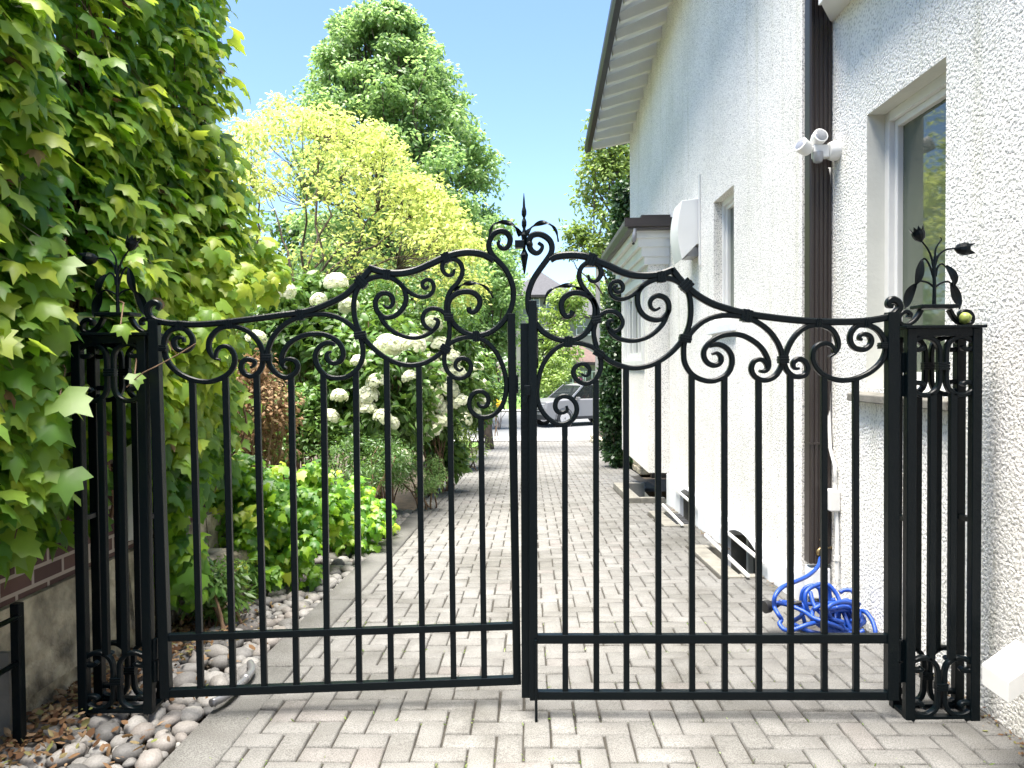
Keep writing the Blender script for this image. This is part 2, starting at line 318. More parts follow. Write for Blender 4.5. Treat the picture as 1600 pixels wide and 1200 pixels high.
# ------------------------------------------------------------------ ground, driveway, street
WELLS = [(5.80, 6.86, 1.60), (8.12, 8.98, 1.58), (9.95, 11.6, 1.45)]     # y0, y1, inner x of the three window wells
XW, XN, YR = 1.82, 1.97, 5.07            # far wall plane, near wall plane, the step between them
def sheet(name, xs, ys, dz, mat, skip=None, label=None):
    vs = []; fs = []; nx = len(xs)
    for y in ys:
        for x in xs: vs.append((x, y, gz(y)+(dz(x,y) if callable(dz) else dz)))
    for j in range(len(ys)-1):
        for i in range(nx-1):
            xc = (xs[i]+xs[i+1])/2; yc = (ys[j]+ys[j+1])/2
            if skip and skip(xc, yc): continue
            a = j*nx+i; fs.append((a, a+1, a+nx+1, a+nx))
    o = MB().add(vs, fs).build(name, mat); o['kind'] = 'structure'; return o
def in_well(x, y): return any(a < y < b and x > c for a, b, c in WELLS) and x < 2.2
wy = sorted({v for a, b, _ in WELLS for v in (a, b)})
ys = sorted({-8.,-2.,0.,1.5,2.5,3.3,25.,27.,42.,60.,120.,600.}|set(wy)|set(np.arange(3.8,25,1.0).round(2)))
sheet('ground', [-400,-60,-12,-5,-2.3,-1.42,-1.2,0,1.45,1.58,1.60,1.81,2.2,6,60,400], ys, -.06, M['soil'], in_well)
sheet('driveway_bed', [-1.2,0,1.45,1.58,1.60,1.81,1.98], [y for y in ys if -2 <= y <= 25], -.014, M['joint'], in_well)
sheet('street', [-60,60], [27.0,42.0], .004, M['asphalt'])
sheet('sidewalk', [-60,-1.5,2.0,60], [25.0,26.9], .02, M['sidewalk'])
sheet('lawn', [-60,-20,-1.6], [22.5,25.0], -.03, M['lawn'])
sheet('far_lawn', [-80,80], [42.1,60,120], .02, M['lawn'])
sheet('far_sidewalk', [-60,60], [42.1,43.6], .05, M['sidewalk'])
kb = MB(); kb.box((-60,26.9,-1.2),(60,27.06,-.99)); kb.build('street_kerb', M['sidewalk'])['kind'] = 'structure'
# pavers: herringbone, each its own bevelled block inside the one driveway surface
U = .109; g = .0034; V = []; Q = []; T = []
def clip(x0, x1, y0, y1):
    xmax = XN-.01 if (y0+y1)/2 < YR else XW-.012
    if (y0+y1)/2 > 13.6: xmax = 1.99
    x0 = max(x0, -1.2); x1 = min(x1, xmax)
    if x1-x0 < .02: return None
    for a, b, c in WELLS:
        a -= .10; b += .10; c -= .17
        if y1 > a and y0 < b and x1 > c:
            if x0 < c-.03 and x1 > c: x1 = c
            elif y0 < a-.03: y1 = a
            elif y1 > b+.03: y0 = b
            else: return None
    if x1-x0 < .02 or y1-y0 < .02: return None
    return x0, x1, y0, y1
for j in range(0, 220):
    for i in range(-2, 33):
        r_ = (i-j) % 4
        if r_ == 0: rc = (i, i+2, j, j+1)
        elif r_ == 2: rc = (i, i+1, j-1, j+1)
        else: continue
        c = clip(-1.2+rc[0]*U-.03, -1.2+rc[1]*U-.03, 1.2+rc[2]*U, 1.2+rc[3]*U)
        if not c or c[2] > 25: continue
        x0, x1, y0, y1 = c; y1 = min(y1, 25.0)
        gg = g*random.uniform(.6, 2.0); x0 += gg; x1 -= gg; y0 += gg; y1 -= g
        if x1-x0 < .015 or y1-y0 < .015: continue
        bv = .006; h0 = random.gauss(0, .0018); tx = random.gauss(0, .013); ty = random.gauss(0, .013); n0 = len(V)
        xm, ym = (x0+x1)/2, (y0+y1)/2; ang = random.gauss(0, .008); ca, sa = math.cos(ang), math.sin(ang)
        for (ins, dz) in ((bv, 0), (0, -bv), (0, -.035)):
            for (x, y) in ((x0+ins,y0+ins),(x1-ins,y0+ins),(x1-ins,y1-ins),(x0+ins,y1-ins)):
                dx, dy = x-xm, y-ym
                V.append((xm+dx*ca-dy*sa, ym+dx*sa+dy*ca, gz(y)+h0+dz+tx*dx+ty*dy))
        Q.append((n0, n0+1, n0+2, n0+3))
        for lv in (0, 4):
            for k in range(4): Q.append((n0+lv+k, n0+lv+4+k, n0+lv+4+(k+1)%4, n0+lv+(k+1)%4))
        T += [random.random()]*12
o = arrays_obj('driveway', np.array(V), np.array(Q), M['paver'], np.array(T)); o['kind'] = 'structure'
bm = bmesh.new(); bm.from_mesh(o.data); bmesh.ops.recalc_face_normals(bm, faces=bm.faces); bm.to_mesh(o.data); bm.free()
# kerb slabs along the left side
V = []; Q = []; T = []; y = 1.4
while y < 25:
    L = random.uniform(1.15, 1.3); y1 = min(y+L-.006, 25); n0 = len(V); dzz = random.gauss(0, .002)
    for (ins, dz) in ((.006, .010), (0, .002), (0, -.08)):
        for (x, yy) in ((-1.415+ins,y+ins),(-1.203-ins,y+ins),(-1.203-ins,y1-ins),(-1.415+ins,y1-ins)):
            V.append((x, yy, gz(yy)+dz+dzz))
    Q.append((n0, n0+1, n0+2, n0+3))
    for lv in (0, 4):
        for k in range(4): Q.append((n0+lv+k, n0+lv+4+k, n0+lv+4+(k+1)%4, n0+lv+(k+1)%4))
    T += [random.random()]*12; y += L
o = arrays_obj('kerb', np.array(V), np.array(Q), M['concrete'], np.array(T)); o['kind'] = 'structure'
# river stones
def ico(sub=2):
    bm = bmesh.new(); bmesh.ops.create_icosphere(bm, subdivisions=sub, radius=1); v = np.array([p.co[:] for p in bm.verts]); f = np.array([[p.index for p in q.verts] for q in bm.faces]); bm.free(); return v, f
IV, IF = ico(2)
pts = []
def try_stone(x, y, r, z, k=.80):
    for (a, b, c, _) in pts[-1500:]:
        if (a-x)**2+(b-y)**2 < ((c+r)*k)**2: return False
    pts.append((x, y, r, z)); return True
def strip_left(y): return -2.16 if y < 3.6 else -2.16+min(1, (y-3.6)/4)*.42
for (rmin, rmax, tries, k) in ((.045,.064,900,.84),(.032,.048,2800,.8),(.02,.034,5200,.78),(.012,.02,3000,.75)):
    for _ in range(tries):
        y = 2.0+7.4*random.random()**1.2; xl = strip_left(y); x = random.uniform(xl, -1.44); r = random.uniform(rmin, rmax)
        if y > 5 and rmax > .06 and random.random() < .5: continue
        try_stone(x, y, r, 0, k)
V = []; Fc = []; T = []
for i, (x, y, r, _) in enumerate(pts):
    sc = np.array([r*random.uniform(1.0,1.35), r*random.uniform(.8,1.05), r*random.uniform(.55,.8)])
    v = IV.copy(); ph = rng.uniform(0, 6, 3); v *= (1+.10*np.sin(v[:,[1]]*2.3+ph[0])+.08*np.sin(v[:,[0]]*3.1+ph[1])+.05*np.sin(v[:,[2]]*4+ph[2]))
    v = v*sc; a = random.uniform(0, 6.28); b = random.gauss(0, .25)
    v = v@np.array([[1,0,0],[0,math.cos(b),-math.sin(b)],[0,math.sin(b),math.cos(b)]]); v = v@np.array([[math.cos(a),-math.sin(a),0],[math.sin(a),math.cos(a),0],[0,0,1]])
    V.append(v+np.array([x, y, gz(y)-.05+sc[2]*.75])); Fc.append(IF+i*len(IV)); T += [random.random()]*len(IV)
o = arrays_obj('river_stones', np.vstack(V), np.vstack(Fc), M['stone'], np.array(T), smooth=True)
tag(o, 'bed of rounded grey and cream river stones beside the kerb', 'river stones', kind='stuff')
# leaf litter and joint weeds
def litter(name, n, fx, size, mat, label, cat, tpl=OVAL, flat=.35):
    P_ = np.array([fx() for _ in range(n)]); N_ = np.array([0,0,1.])+rng.normal(size=(n,3))*flat; T_ = rng.normal(size=(n,3))
    o = leaves(name, tpl, P_, N_, T_, rng.uniform(size[0], size[1], n), mat); return tag(o, label, cat, kind='stuff')
def f1():
    y = random.uniform(2.3, 5.0); x = -2.14+abs(random.gauss(0, .15)) if random.random() < .88 else random.uniform(-2.15, -1.45)
    return (min(x, -1.45), y, gz(y)+.01+random.random()*.035)
litter('leaf_litter', 1900, f1, (.018,.055), M['dry'], 'brown dead leaves and twigs gathered at the foot of the left wall', 'leaf litter', OVAL, .5)
def f2():
    y = random.choice([2.3,3.0,3.35,3.5,5.0,5.5,6.9,7.6,9.2])+random.gauss(0, .12); return ((XN if y < YR else XW)-abs(random.gauss(0, .05))-.01, y, gz(y)+.008)
litter('wall_foot_debris', 420, f2, (.008,.026), M['dry'], 'dry crumbs and bits of leaf along the foot of the white wall', 'debris')
def f3():
    i = random.randint(0, 27); y = 1.2+random.choice([10,12,13,15,18,22,26,31])*U+random.gauss(0, .03); return (-1.23+i*U+random.gauss(0, .003), y, gz(y)-.006)
litter('joint_moss', 1000, f3, (.008,.026), M['lime'], 'tiny green weeds growing in the joints of the pavers', 'weeds', SLIM, .8)

# ------------------------------------------------------------------ right: the stucco house
HOUSE = thing('stucco_house', (4.5, 8, 0), 'white stucco house with brown downspout and exposed white rafters, right of the driveway', 'house')
YC = 13.5
WIN2 = (6.73, 7.46, 1.93, 3.09)
def wall_with_holes(name, X, y0, y1, z0, ztop, holes, mat, depth=.3):
    # wall face in plane x = X with rectangular holes, each lined by reveals; ztop(y)
    ysx = sorted({y0, y1}|{h[0] for h in holes}|{h[1] for h in holes}); mb = MB()
    for a, b in zip(ysx[:-1], ysx[1:]):
        hs = sorted([h for h in holes if h[0] <= a+1e-6 and h[1] >= b-1e-6], key=lambda h: h[2])
        z = z0
        for h in hs:
            mb.add([(X,a,z),(X,b,z),(X,b,h[2]),(X,a,h[2])], [(0,1,2,3)]); z = h[3]
        mb.add([(X,a,z),(X,b,z),(X,b,ztop(b)),(X,a,ztop(a))], [(0,1,2,3)])
    return mb
soff = lambda y: 5.62+.135*(YC-y)       # where the soffit meets the wall
mb = wall_with_holes('wall', XW, YR, YC, .10, soff, [WIN2], M['stucco_far'])
mb.add([(XW,YR,.10),(2.6,YR,.10),(2.6,YR,soff(YR)),(XW,YR,soff(YR))], [(0,1,2,3)])           # the step facing the camera
mb.add([(XW,YC,.10),(7.5,YC,.10),(7.5,YC,soff(YC)),(XW,YC,soff(YC))], [(0,1,2,3)])
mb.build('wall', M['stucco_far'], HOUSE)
mb = wall_with_holes('wall', XN, -9, YR, -.06, lambda y: 3.7, [(3.62, 4.45, 1.36, 2.94)], M['stucco_near'])
mb.add([(XN,-9,-.06),(7.5,-9,-.06),(7.5,-9,3.7),(XN,-9,3.7)], [(0,1,2,3)])
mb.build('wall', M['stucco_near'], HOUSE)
# roofs
rf = MB(); rf.hexa([(1.12,2.2,5.55+.11*(YC-2.2)),(8,2.2,11.2),(8,YC+.5,11.2),(1.12,YC+.12,5.55-.0),(1.12,2.2,5.75+.11*(YC-2.2)),(8,2.2,11.5),(8,YC+.5,11.5),(1.12,YC+.12,5.75)])
rf.v = []; rf.f = []; rf.mi = []
def eo(y): return 5.34+.105*(13.4-y)    # underside of the gutter edge
def roofpt(u, y, up=0): # u 0 at the outer edge, 1 at the wall
    x = 1.14+(XW-1.14)*u; return (x, y, eo(y)+.10+(soff(y)-eo(y)-.10)*u+up)
ya, yb = 5.2, YC+.15
P0 = [roofpt(0,ya,.02),roofpt(0,yb,.02),(7.5,yb,10.6),(7.5,ya,11.4)]
rf.add([*P0, *[(p[0],p[1],p[2]+.16) for p in P0]], [(0,1,2,3),(7,6,5,4),(0,4,5,1),(1,5,6,2),(2,6,7,3),(3,7,4,0)])
rf.build('roof', [M['white']], HOUSE)
gt = MB()
for a, b in ((ya, yb),):
    prof = [(1.14,.02),(1.06,.0),(1.03,.05),(1.03,.14),(1.14,.16)]
    gt.prism([(x, a, eo(a)+dz) for x, dz in prof], (0, b-a, eo(b)-eo(a)))
gt.build('gutter', M['brown'], HOUSE)
y = 5.5
while y < YC+.12:
    r1 = MB(); wv = .07
    a0 = roofpt(.02,y,.02); a1 = roofpt(1.02,y,.02); b0 = roofpt(.05,y,-.09); b1 = roofpt(1.02,y,-.15)
    r1.prism([a0,a1,b1,b0], (0, wv, -.13*wv)); r1.build('rafter', M['white'], HOUSE); y += .40
# near part: soffit, fascia and roof, then an unseen storey added for shade
sf = MB(); sf.prism([(1.97,4.97,3.70),(1.80,4.70,3.70),(1.76,-9,3.70),(1.97,-9,3.70)], (0,0,.05)); sf.build('soffit', M['white'], HOUSE)
sf = MB(); sf.prism([(1.80,4.70,3.69),(1.785,4.70,3.69),(1.745,-9,3.69),(1.76,-9,3.69)], (0,0,.22)); sf.build('fascia', M['white'], HOUSE)
sf = MB(); sf.box((1.97,-9,3.96),(7.0,4.6,6.5)); sf.build('wall', M['stucco_near'], HOUSE)  # upper storey out of view, added to shade the front paving
sf = MB(); sf.box((1.76,-9,3.92),(7.2,4.9,3.958)); sf.build('roof', M['slate'], HOUSE)
sf = MB(); sf.prism([(1.4,-9,6.5),(4.4,-9,8.6),(7.4,-9,6.5)], (0,13.9,0)); sf.build('roof', M['slate'], HOUSE)  # roof of the added upper storey, also out of view
# plinth ledge with arched basement openings
def plinth(y0, y1): 
    m = MB(); m.prism([(XW-.045,y0,gz(y0)-.1),(XW-.045,y0,.085),(XW-.03,y0,.115),(XW+.05,y0,.115),(XW+.05,y0,gz(y0)-.1)], (0,y1-y0,0)); return m
segs = [(YR,5.82),(6.84,8.14),(8.94,9.80)]
for a, b in segs:
    m = MB(); zz = [gz(a)-.1, gz(b)-.1]
    m.hexa([(XW-.045,a,-.75),(XW+.05,a,-.75),(XW+.05,b,-.75),(XW-.045,b,-.75),(XW-.045,a,.10),(XW+.05,a,.115),(XW+.05,b,.115),(XW-.045,b,.10)])
    m.build('plinth', M['ledge'], HOUSE, bevel=.008)
def basement_window(y0, y1, xin, far):
    # arched head: stepped cap filling between the arch and the wall above
    m = MB(); n = 10; top = .13
    pts_ = [(y0+(y1-y0)*k/n, -.04+.13*math.sin(math.pi*k/n)**.6) for k in range(n+1)]
    for (a, za), (b, zb) in zip(pts_[:-1], pts_[1:]):
        m.hexa([(XW-.045,a,za),(XW+.16,a,za),(XW+.16,b,zb),(XW-.045,b,zb),(XW-.045,a,top-.03),(XW+.16,a,top-.012),(XW+.16,b,top-.012),(XW-.045,b,top-.03)])
    m.build('lintel', M['ledge'], HOUSE)
    z0 = gz((y0+y1)/2)-.42
    m = MB(); m.box((XW+.16,y0-.02,z0),(XW+.2,y1+.02,.05)); m.build('basement_glass', M['interior'], HOUSE)
    m = MB()
    for k in range(3):
        yy = y0+(y1-y0)*(.12+.38*k); m.box((XW+.11,yy-.03,z0),(XW+.157,yy+.03,.04))
    m.box((XW+.112,y0,z0+.04),(XW+.155,y1,z0+.10)); m.build('basement_window', M['cream'], HOUSE)
    m = MB(); m.box((XW-.0,y1-.005,z0),(XW+.157,y1+.03,.02)); m.build('reveal', M['rim'], HOUSE); m = MB(); m.box((XW-.0,y0-.03,z0),(XW+.157,y0+.005,.02)); m.build('reveal', M['rim'], HOUSE)
    return z0
def well(y0, y1, xin, label, raised=.0, bars=True):
    zt = gz((y0+y1)/2); z0 = zt-.44
    o = thing('window_well', (xin, (y0+y1)/2, zt), label, 'window well', 'window wells along the house')
    m = MB(); m.box((xin-.06,y0-.03,z0-.03),(XW+.15,y1+.03,z0)); m.build('well_floor', M['darkwell'], o)
    m = MB(); r = .15
    def slab(x0, x1, a, b, t):
        m.hexa([(x0,a,z0),(x1,a,z0),(x1,b,z0),(x0,b,z0),(x0,a,gz(a)+t),(x1,a,gz(a)+t),(x1,b,gz(b)+t),(x0,b,gz(b)+t)])
    slab(xin-r, xin, y0-.1, y1+.1, .012+raised); slab(xin, XW-.05, y0-.1, y0, .012+raised); slab(xin, XW-.05, y1, y1+.1, .012+raised)
    m.build('rim', M['rim'], o, bevel=.008)
    if bars:
        for xx, zz in ((XW-.075, .02), (xin+.03, gz(y0)+.035)):
            b = MB(); b.box((xx-.012,y0-.16,zz-.012),(xx+.012,y1+.16,zz+.012)); b.build('guard_bar', M['white'], o, bevel=.003)
    return o
basement_window(5.82, 6.84, 0, 0); basement_window(8.14, 8.94, 0, 0)
well(*WELLS[0], 'open window well with two white guard bars, nearest the blue hose')
ww = well(*WELLS[1], 'middle window well under white bars with dark grate')
gr = MB()
for k in range(9): gr.box((1.60,8.18+k*.085,gz(8.5)-.02),(1.77,8.20+k*.085,gz(8.5)-.005))
gr.build('grate', M['grey_metal'], ww)
well(*WELLS[2], 'farthest window well with raised concrete rim, below the bay', .06, False)
# bay
BX, B0, B1 = 1.55, 9.80, 12.6
m = MB(); hole = (10.25, 12.0, 1.57, 2.62)
bw_ = wall_with_holes('bay_wall', BX, B0, B1, .11, lambda y: 3.22, [hole], None)
bw_.add([(BX,B0,.11),(XW,B0,.11),(XW,B0,3.22),(BX,B0,3.22)], [(0,1,2,3)]); bw_.add([(BX,B1,.11),(XW,B1,.11),(XW,B1,3.22),(BX,B1,3.22)], [(0,1,2,3)])
bw_.add([(BX,B0,.11),(XW,B0,.11),(XW,B1,.11),(BX,B1,.11)], [(0,1,2,3)])
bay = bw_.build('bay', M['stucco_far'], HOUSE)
def window_x(X, y0, y1, z0, z1, fr, dep, parent, mull=1, matf=None, sill=True, two=True):
    matf = matf or M['white']
    f = MB()
    for lo, hi in (((X+dep-.05,y0,z0),(X+dep,y0+fr,z1)),((X+dep-.05,y1-fr,z0),(X+dep,y1,z1)),((X+dep-.05,y0+fr,z1-fr),(X+dep,y1-fr,z1)),((X+dep-.05,y0+fr,z0),(X+dep,y1-fr,z0+fr))): f.box(lo, hi)
    f2 = fr*.7
    if two:
        a, b, c, d = y0+fr, y1-fr, z0+fr, z1-fr
        for lo, hi in (((X+dep-.02,a,c),(X+dep+.03,a+f2,d)),((X+dep-.02,b-f2,c),(X+dep+.03,b,d)),((X+dep-.02,a+f2,d-f2),(X+dep+.03,b-f2,d)),((X+dep-.02,a+f2,c),(X+dep+.03,b-f2,c+f2))): f.box(lo, hi)
    for k in range(1, mull):
        yy = y0+(y1-y0)*k/mull; f.box((X+dep-.045,yy-.03,z0+fr),(X+dep+.02,yy+.03,z1-fr))
    win = f.build('window', matf, parent, bevel=.004)
    gl = MB(); gl.box((X+dep+.012,y0+fr,z0+fr),(X+dep+.018,y1-fr,z1-fr)); gl.build('pane', M['glass'], win)
    return win
def reveal_x(X, y0, y1, z0, z1, dep, mat, parent):
    r = MB()
    r.add([(X,y0,z0),(X+dep,y0,z0),(X+dep,y0,z1),(X,y0,z1)], [(0,1,2,3)]); r.add([(X,y1,z0),(X+dep,y1,z0),(X+dep,y1,z1),(X,y1,z1)], [(0,1,2,3)])
    r.add([(X,y0,z1),(X+dep,y0,z1),(X+dep,y1,z1),(X,y1,z1)], [(0,1,2,3)]); r.add([(X,y0,z0),(X+dep,y0,z0),(X+dep,y1,z0),(X,y1,z0)], [(0,1,2,3)])
    return r.build('reveal', mat, parent)
reveal_x(BX, *hole, .06, M['white'], HOUSE); window_x(BX, *hole, .07, .06, HOUSE, mull=3)
tr = MB()
for lo, hi in (((BX-.03,10.12,1.47),(BX-.002,12.13,1.57)),((BX-.03,10.12,2.62),(BX-.002,12.13,2.72)),((BX-.03,10.12,1.57),(BX-.002,10.25,2.62)),((BX-.03,12.0,1.57),(BX-.002,12.13,2.62))): tr.box(lo, hi)
tr.build('window_trim', M['white'], HOUSE)
br = MB()
for k, (dx, z0, z1) in enumerate(((.05,2.80,2.90),(.09,2.90,3.02),(.14,3.02,3.13),(.20,3.13,3.22))): br.box((BX-dx,B0-dx*.5,z0),(XW-.002,B1+dx*.5,z1))
br.build('cornice', M['white'], HOUSE)
br = MB(); br.prism([(1.27,9.60,3.22),(1.24,9.60,3.30),(1.24,9.60,3.36),(XW-.002,9.60,3.37),(XW-.002,9.60,3.22)], (0,3.2,0)); br.build('bay_roof', M['fascia'], HOUSE)
br = MB(); br.box((1.22,9.56,3.25),(XW-.002,9.598,3.36)); br.box((1.45,9.7,3.372),(XW-.002,12.6,3.42)); br.build('gutter', M['brown'], HOUSE)
# upper small window
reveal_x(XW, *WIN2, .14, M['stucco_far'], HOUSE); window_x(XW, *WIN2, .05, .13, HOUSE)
sl = MB(); sl.hexa([(XW-.05,6.66,1.80),(XW+.13,6.66,1.80),(XW+.13,7.53,1.80),(XW-.05,7.53,1.80),(XW-.05,6.66,1.87),(XW+.13,6.66,1.94),(XW+.13,7.53,1.94),(XW-.05,7.53,1.87)]); sl.build('sill', M['ledge'], HOUSE, bevel=.006)
# near window
NW = (3.62, 4.45, 1.36, 2.94)
reveal_x(XN, *NW, .17, M['cream'], HOUSE); window_x(XN, *NW, .055, .15, HOUSE)
sl = MB(); sl.hexa([(XN-.06,3.5,1.28),(XN+.14,3.5,1.28),(XN+.14,4.58,1.28),(XN-.06,4.58,1.28),(XN-.06,3.5,1.325),(XN+.14,3.5,1.372),(XN+.14,4.58,1.372),(XN-.06,4.58,1.325)]); sl.build('sill', M['rim'], HOUSE, bevel=.006)
cu = MB()
for k in range(22): # pale curtain behind the glass
    y0 = 3.66+k*.012; cu.add([(XN+.30+.012*(k%2),4.38-k*.012,1.38),(XN+.30+.012*((k+1)%2),4.38-(k+1)*.012,1.38),(XN+.30+.012*((k+1)%2),4.38-(k+1)*.012,2.93),(XN+.30+.012*(k%2),4.38-k*.012,2.93)], [(0,1,2,3)])
cu.build('curtain', M['cream'], HOUSE)
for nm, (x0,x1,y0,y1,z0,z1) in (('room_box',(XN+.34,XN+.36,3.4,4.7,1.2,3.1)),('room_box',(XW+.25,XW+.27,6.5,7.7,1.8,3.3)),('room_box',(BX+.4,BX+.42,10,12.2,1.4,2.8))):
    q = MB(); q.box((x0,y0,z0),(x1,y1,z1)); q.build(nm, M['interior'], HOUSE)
# downspout: ribbed brown metal, in front of the step
dsx0, dsx1, dy0, dy1 = 1.822, 1.962, 4.945, 5.03
pr = [(dsx0,dy1),(dsx0,dy0)]
nr = 5; ww_ = (dsx1-dsx0)/nr
for k in range(nr):
    a = dsx0+k*ww_; pr += [(a+.004,dy0),(a+.008,dy0-.008),(a+ww_-.008,dy0-.008),(a+ww_-.004,dy0)]
pr += [(dsx1,dy0),(dsx1,dy1)]
d_ = MB(); d_.prism([(x,y,.20) for x, y in pr], (0,0,4.3)); d_.prism([(x+(.004 if x < 1.9 else -.004),y+.003,1.02) for x, y in pr] and [(dsx0-.004,dy0-.012,.98),(dsx1+.004,dy0-.012,.98),(dsx1+.004,dy1,.98),(dsx0-.004,dy1,.98)], (0,0,.012))
ds = d_.build('downspout', M['brown'], HOUSE)
d_ = MB(); d_.box((1.83,4.93,-.03),(1.958,5.05,.17)); d_.build('drain_collar', M['ledge'], HOUSE, bevel=.01)

# vent hood on the far wall
o = thing('vent_hood', (XW, 8.2, 2.9), 'white curved hood fixed to the stucco wall above the bay roof', 'vent hood')
m = MB(); prof = []
for k in range(13):
    a = k/12; prof.append((XW-.19-.045*math.sin(math.pi*a), 2.62+.62*a))
prof = [(XW-.03,2.78)]+prof+[(XW-.002,3.26),(XW-.002,2.78)]
m.prism([(x,8.05,z) for x, z in prof], (0,.42,0)); m.build('hood', M['white'], o, bevel=.006)
m = MB(); m.box((XW-.12,8.1,2.66),(XW-.002,8.4,2.76)); m.build('duct', M['grey_metal'], o)
m = MB(); m.box((XW-.02,8.0,2.55),(XW-.003,8.03,3.5)); m.build('mounting_strip', M['white'], o)
# little camera under the bay gutter
o = thing('security_camera', (1.36, 9.56, 3.2), 'small grey cylinder camera hanging under the bay gutter', 'camera')
m = MB(); m.lathe((1.35,9.54,3.22), [(.022,0),(.024,-.05),(.03,-.06),(.03,-.15),(.022,-.17)], (.12,-.1,1)); m.build('housing', M['grey_metal'], o, smooth='auto')
m = MB(); m.lathe((1.35-.02,9.555,3.05), [(.008,0),(.02,-.012),(.012,-.03)], (.12,-.1,1)); m.build('lens', M['rubber'], o, smooth='auto')
# floodlight
o = thing('security_light', (XN, 4.98, 2.9), 'white twin head security light on the wall beside the brown downspout', 'security light')
def P3(px, py, Y): return PY(px, py, Y)
c0 = Vector((XN, 4.86, PY(1290,236,4.86).z))
m = MB(); m.lathe(c0, [(.062,0),(.062,-.035),(.052,-.06),(.03,-.066)], (1,0,0), 24); m.build('base', M['white'], o, smooth='auto')
c1 = c0+Vector((-.13,-.0,0))
m = MB(); m.box((c1.x-.03,c1.y-.03,c1.z-.045),(c1.x+.065,c1.y+.03,c1.z+.035)); m.build('body', M['white'], o, bevel=.008)
m = MB(); m.lathe(c1+Vector((0,-.01,-.03)), [(.034,.02),(.034,-.02),(.026,-.042),(.01,-.05)], (0,0,1), 16); m.build('sensor', M['headlamp'], o, smooth='auto')
for dx, dz, ax in ((-.0,.075,(.1,-.75,.25)), (-.085,.02,(-.75,-.35,.45))):
    h = MB(); cc = c1+Vector((dx,-.01,dz)); h.tube([c1+Vector((0,0,.02)), cc], .012); h.build('neck', M['white'], o)
    h = MB(); h.lathe(cc, [(.018,-.05),(.034,-.04),(.046,.0),(.047,.04),(.040,.042)], ax, 20); hd = h.build('lamp_head', M['white'], o, smooth='auto')
    h = MB(); h.lathe(cc+Vector(ax).normalized()*.042, [(.039,0),(.03,.006),(.005,.008)], ax, 20); h.build('lens', M['headlamp'], hd, smooth='auto')
# conduit
o = thing('electrical_conduit', (XN, 4.85, .1), 'white conduit pipe running down the stucco wall through a small junction box', 'conduit')
def cx(px, py): p = PXp(px, py, XN-.02); return p
m = MB(); m.tube([cx(1296,262),cx(1294,330),cx(1293,480),cx(1295,640),cx(1297,700),cx(1305,730),cx(1304,765)], .012); m.build('pipe', M['white'], o, smooth=True)
m = MB(); a = cx(1304,765); b = cx(1304,797); m.box((XN-.07,a.y-.055,b.z),(XN-.002,a.y+.055,a.z)); m.build('junction_box', M['white'], o, bevel=.008)
m = MB(); m.tube([cx(1306,797),cx(1308,830),cx(1308,905)], .013); m.tube([cx(1308,868),cx(1308,876)], .019); m.build('pipe', M['white'], o, smooth='auto')
# hose tap and hose
tp = PXp(1297, 858, XN-.01)
o = thing('garden_tap', tp, 'small brass tap on the wall beside the downspout foot', 'tap')
m = MB(); m.tube([tp+Vector((.01,0,.01)), tp+Vector((-.06,-.01,.012)), tp+Vector((-.085,-.02,-.005)), tp+Vector((-.088,-.02,-.035))], .011); m.build('spout', M['brass'], o, smooth=True)
m = MB(); m.lathe(tp+Vector((-.05,-.012,.03)), [(.006,0),(.006,.03),(.026,.032),(.026,.04)], (0,-.2,1), 10); m.build('handle', M['brass'], o)
HY = 4.35
def hp(px, py, off=0):                   # a hose point near the wall foot
    return PY(px, py, HY+off)
def z_at(px, py, off): return hp(px, py, off)
hose = MB()
paths = [
 [(1282,872,.40),(1278,885,.3),(1262,900,.2),(1240,910,.1),(1222,918,.0),(1211,932,-.05),(1210,948,-.05),(1216,960,-.1),(1221,968,-.1),(1218,975,-.12),(1226,984,-.15),(1240,984,-.15),(1262,976,-.15),(1284,972,-.1),(1300,980,-.1),(1308,985,-.1)],
 [(1212,942,.0),(1230,945,.0),(1255,955,-.05),(1272,966,-.12),(1290,972,-.15),(1312,980,-.12),(1316,986,-.1)],
 [(1258,975,.1),(1252,950,.1),(1254,925,.1),(1266,915,.1),(1280,920,.08),(1284,942,.05),(1290,965,-.05),(1300,975,-.05)],
 [(1270,970,.0),(1259,945,.0),(1260,925,.02),(1276,914,.05),(1294,914,.05),(1308,930,.02),(1316,952,-.03),(1324,972,-.08),(1330,985,-.1)],
 [(1294,912,.1),(1297,935,.1),(1296,960,.05),(1300,985,0)],
 [(1312,926,.12),(1320,922,.12),(1332,924,.1),(1338,940,.05),(1334,960,0),(1328,975,-.05),(1318,984,-.08)],
 [(1314,940,.1),(1324,938,.1),(1331,948,.08),(1328,965,.02),(1322,980,-.03)],
 [(1342,955,.05),(1352,956,.0),(1362,968,-.05),(1367,982,-.1),(1368,992,-.12)],
 [(1240,970,.05),(1252,962,.0),(1256,950,0),(1251,943,.02),(1248,950,.05),(1262,960,.0),(1285,980,-.1),(1320,988,-.1),(1342,985,-.1)],
 [(1266,925,.0),(1272,945,-.05),(1285,960,-.1),(1302,968,-.12),(1318,972,-.12)],
 [(1302,935,0),(1304,955,0),(1310,975,-.05),(1325,987,-.1),(1345,990,-.1)],
 [(1240,975,.1),(1260,985,0),(1285,990,-.05),(1310,990,-.1),(1335,992,-.1),(1350,985,-.1)],
 [(1218,940,.1),(1238,942,.1),(1262,944,.1),(1285,945,.1),(1300,955,.08)],
]
for p in paths:
    q = [hp(x, y, o_) for x, y, o_ in p]
    q = cr([tuple(v) for v in q], 6)
    q = [(a[0], a[1], max(a[2], gz(a[1])+.012)) for a in q]
    q = [(min(a[0], XN-.02), a[1], a[2]) for a in q]
    hose.tube(q, .0125, 8)
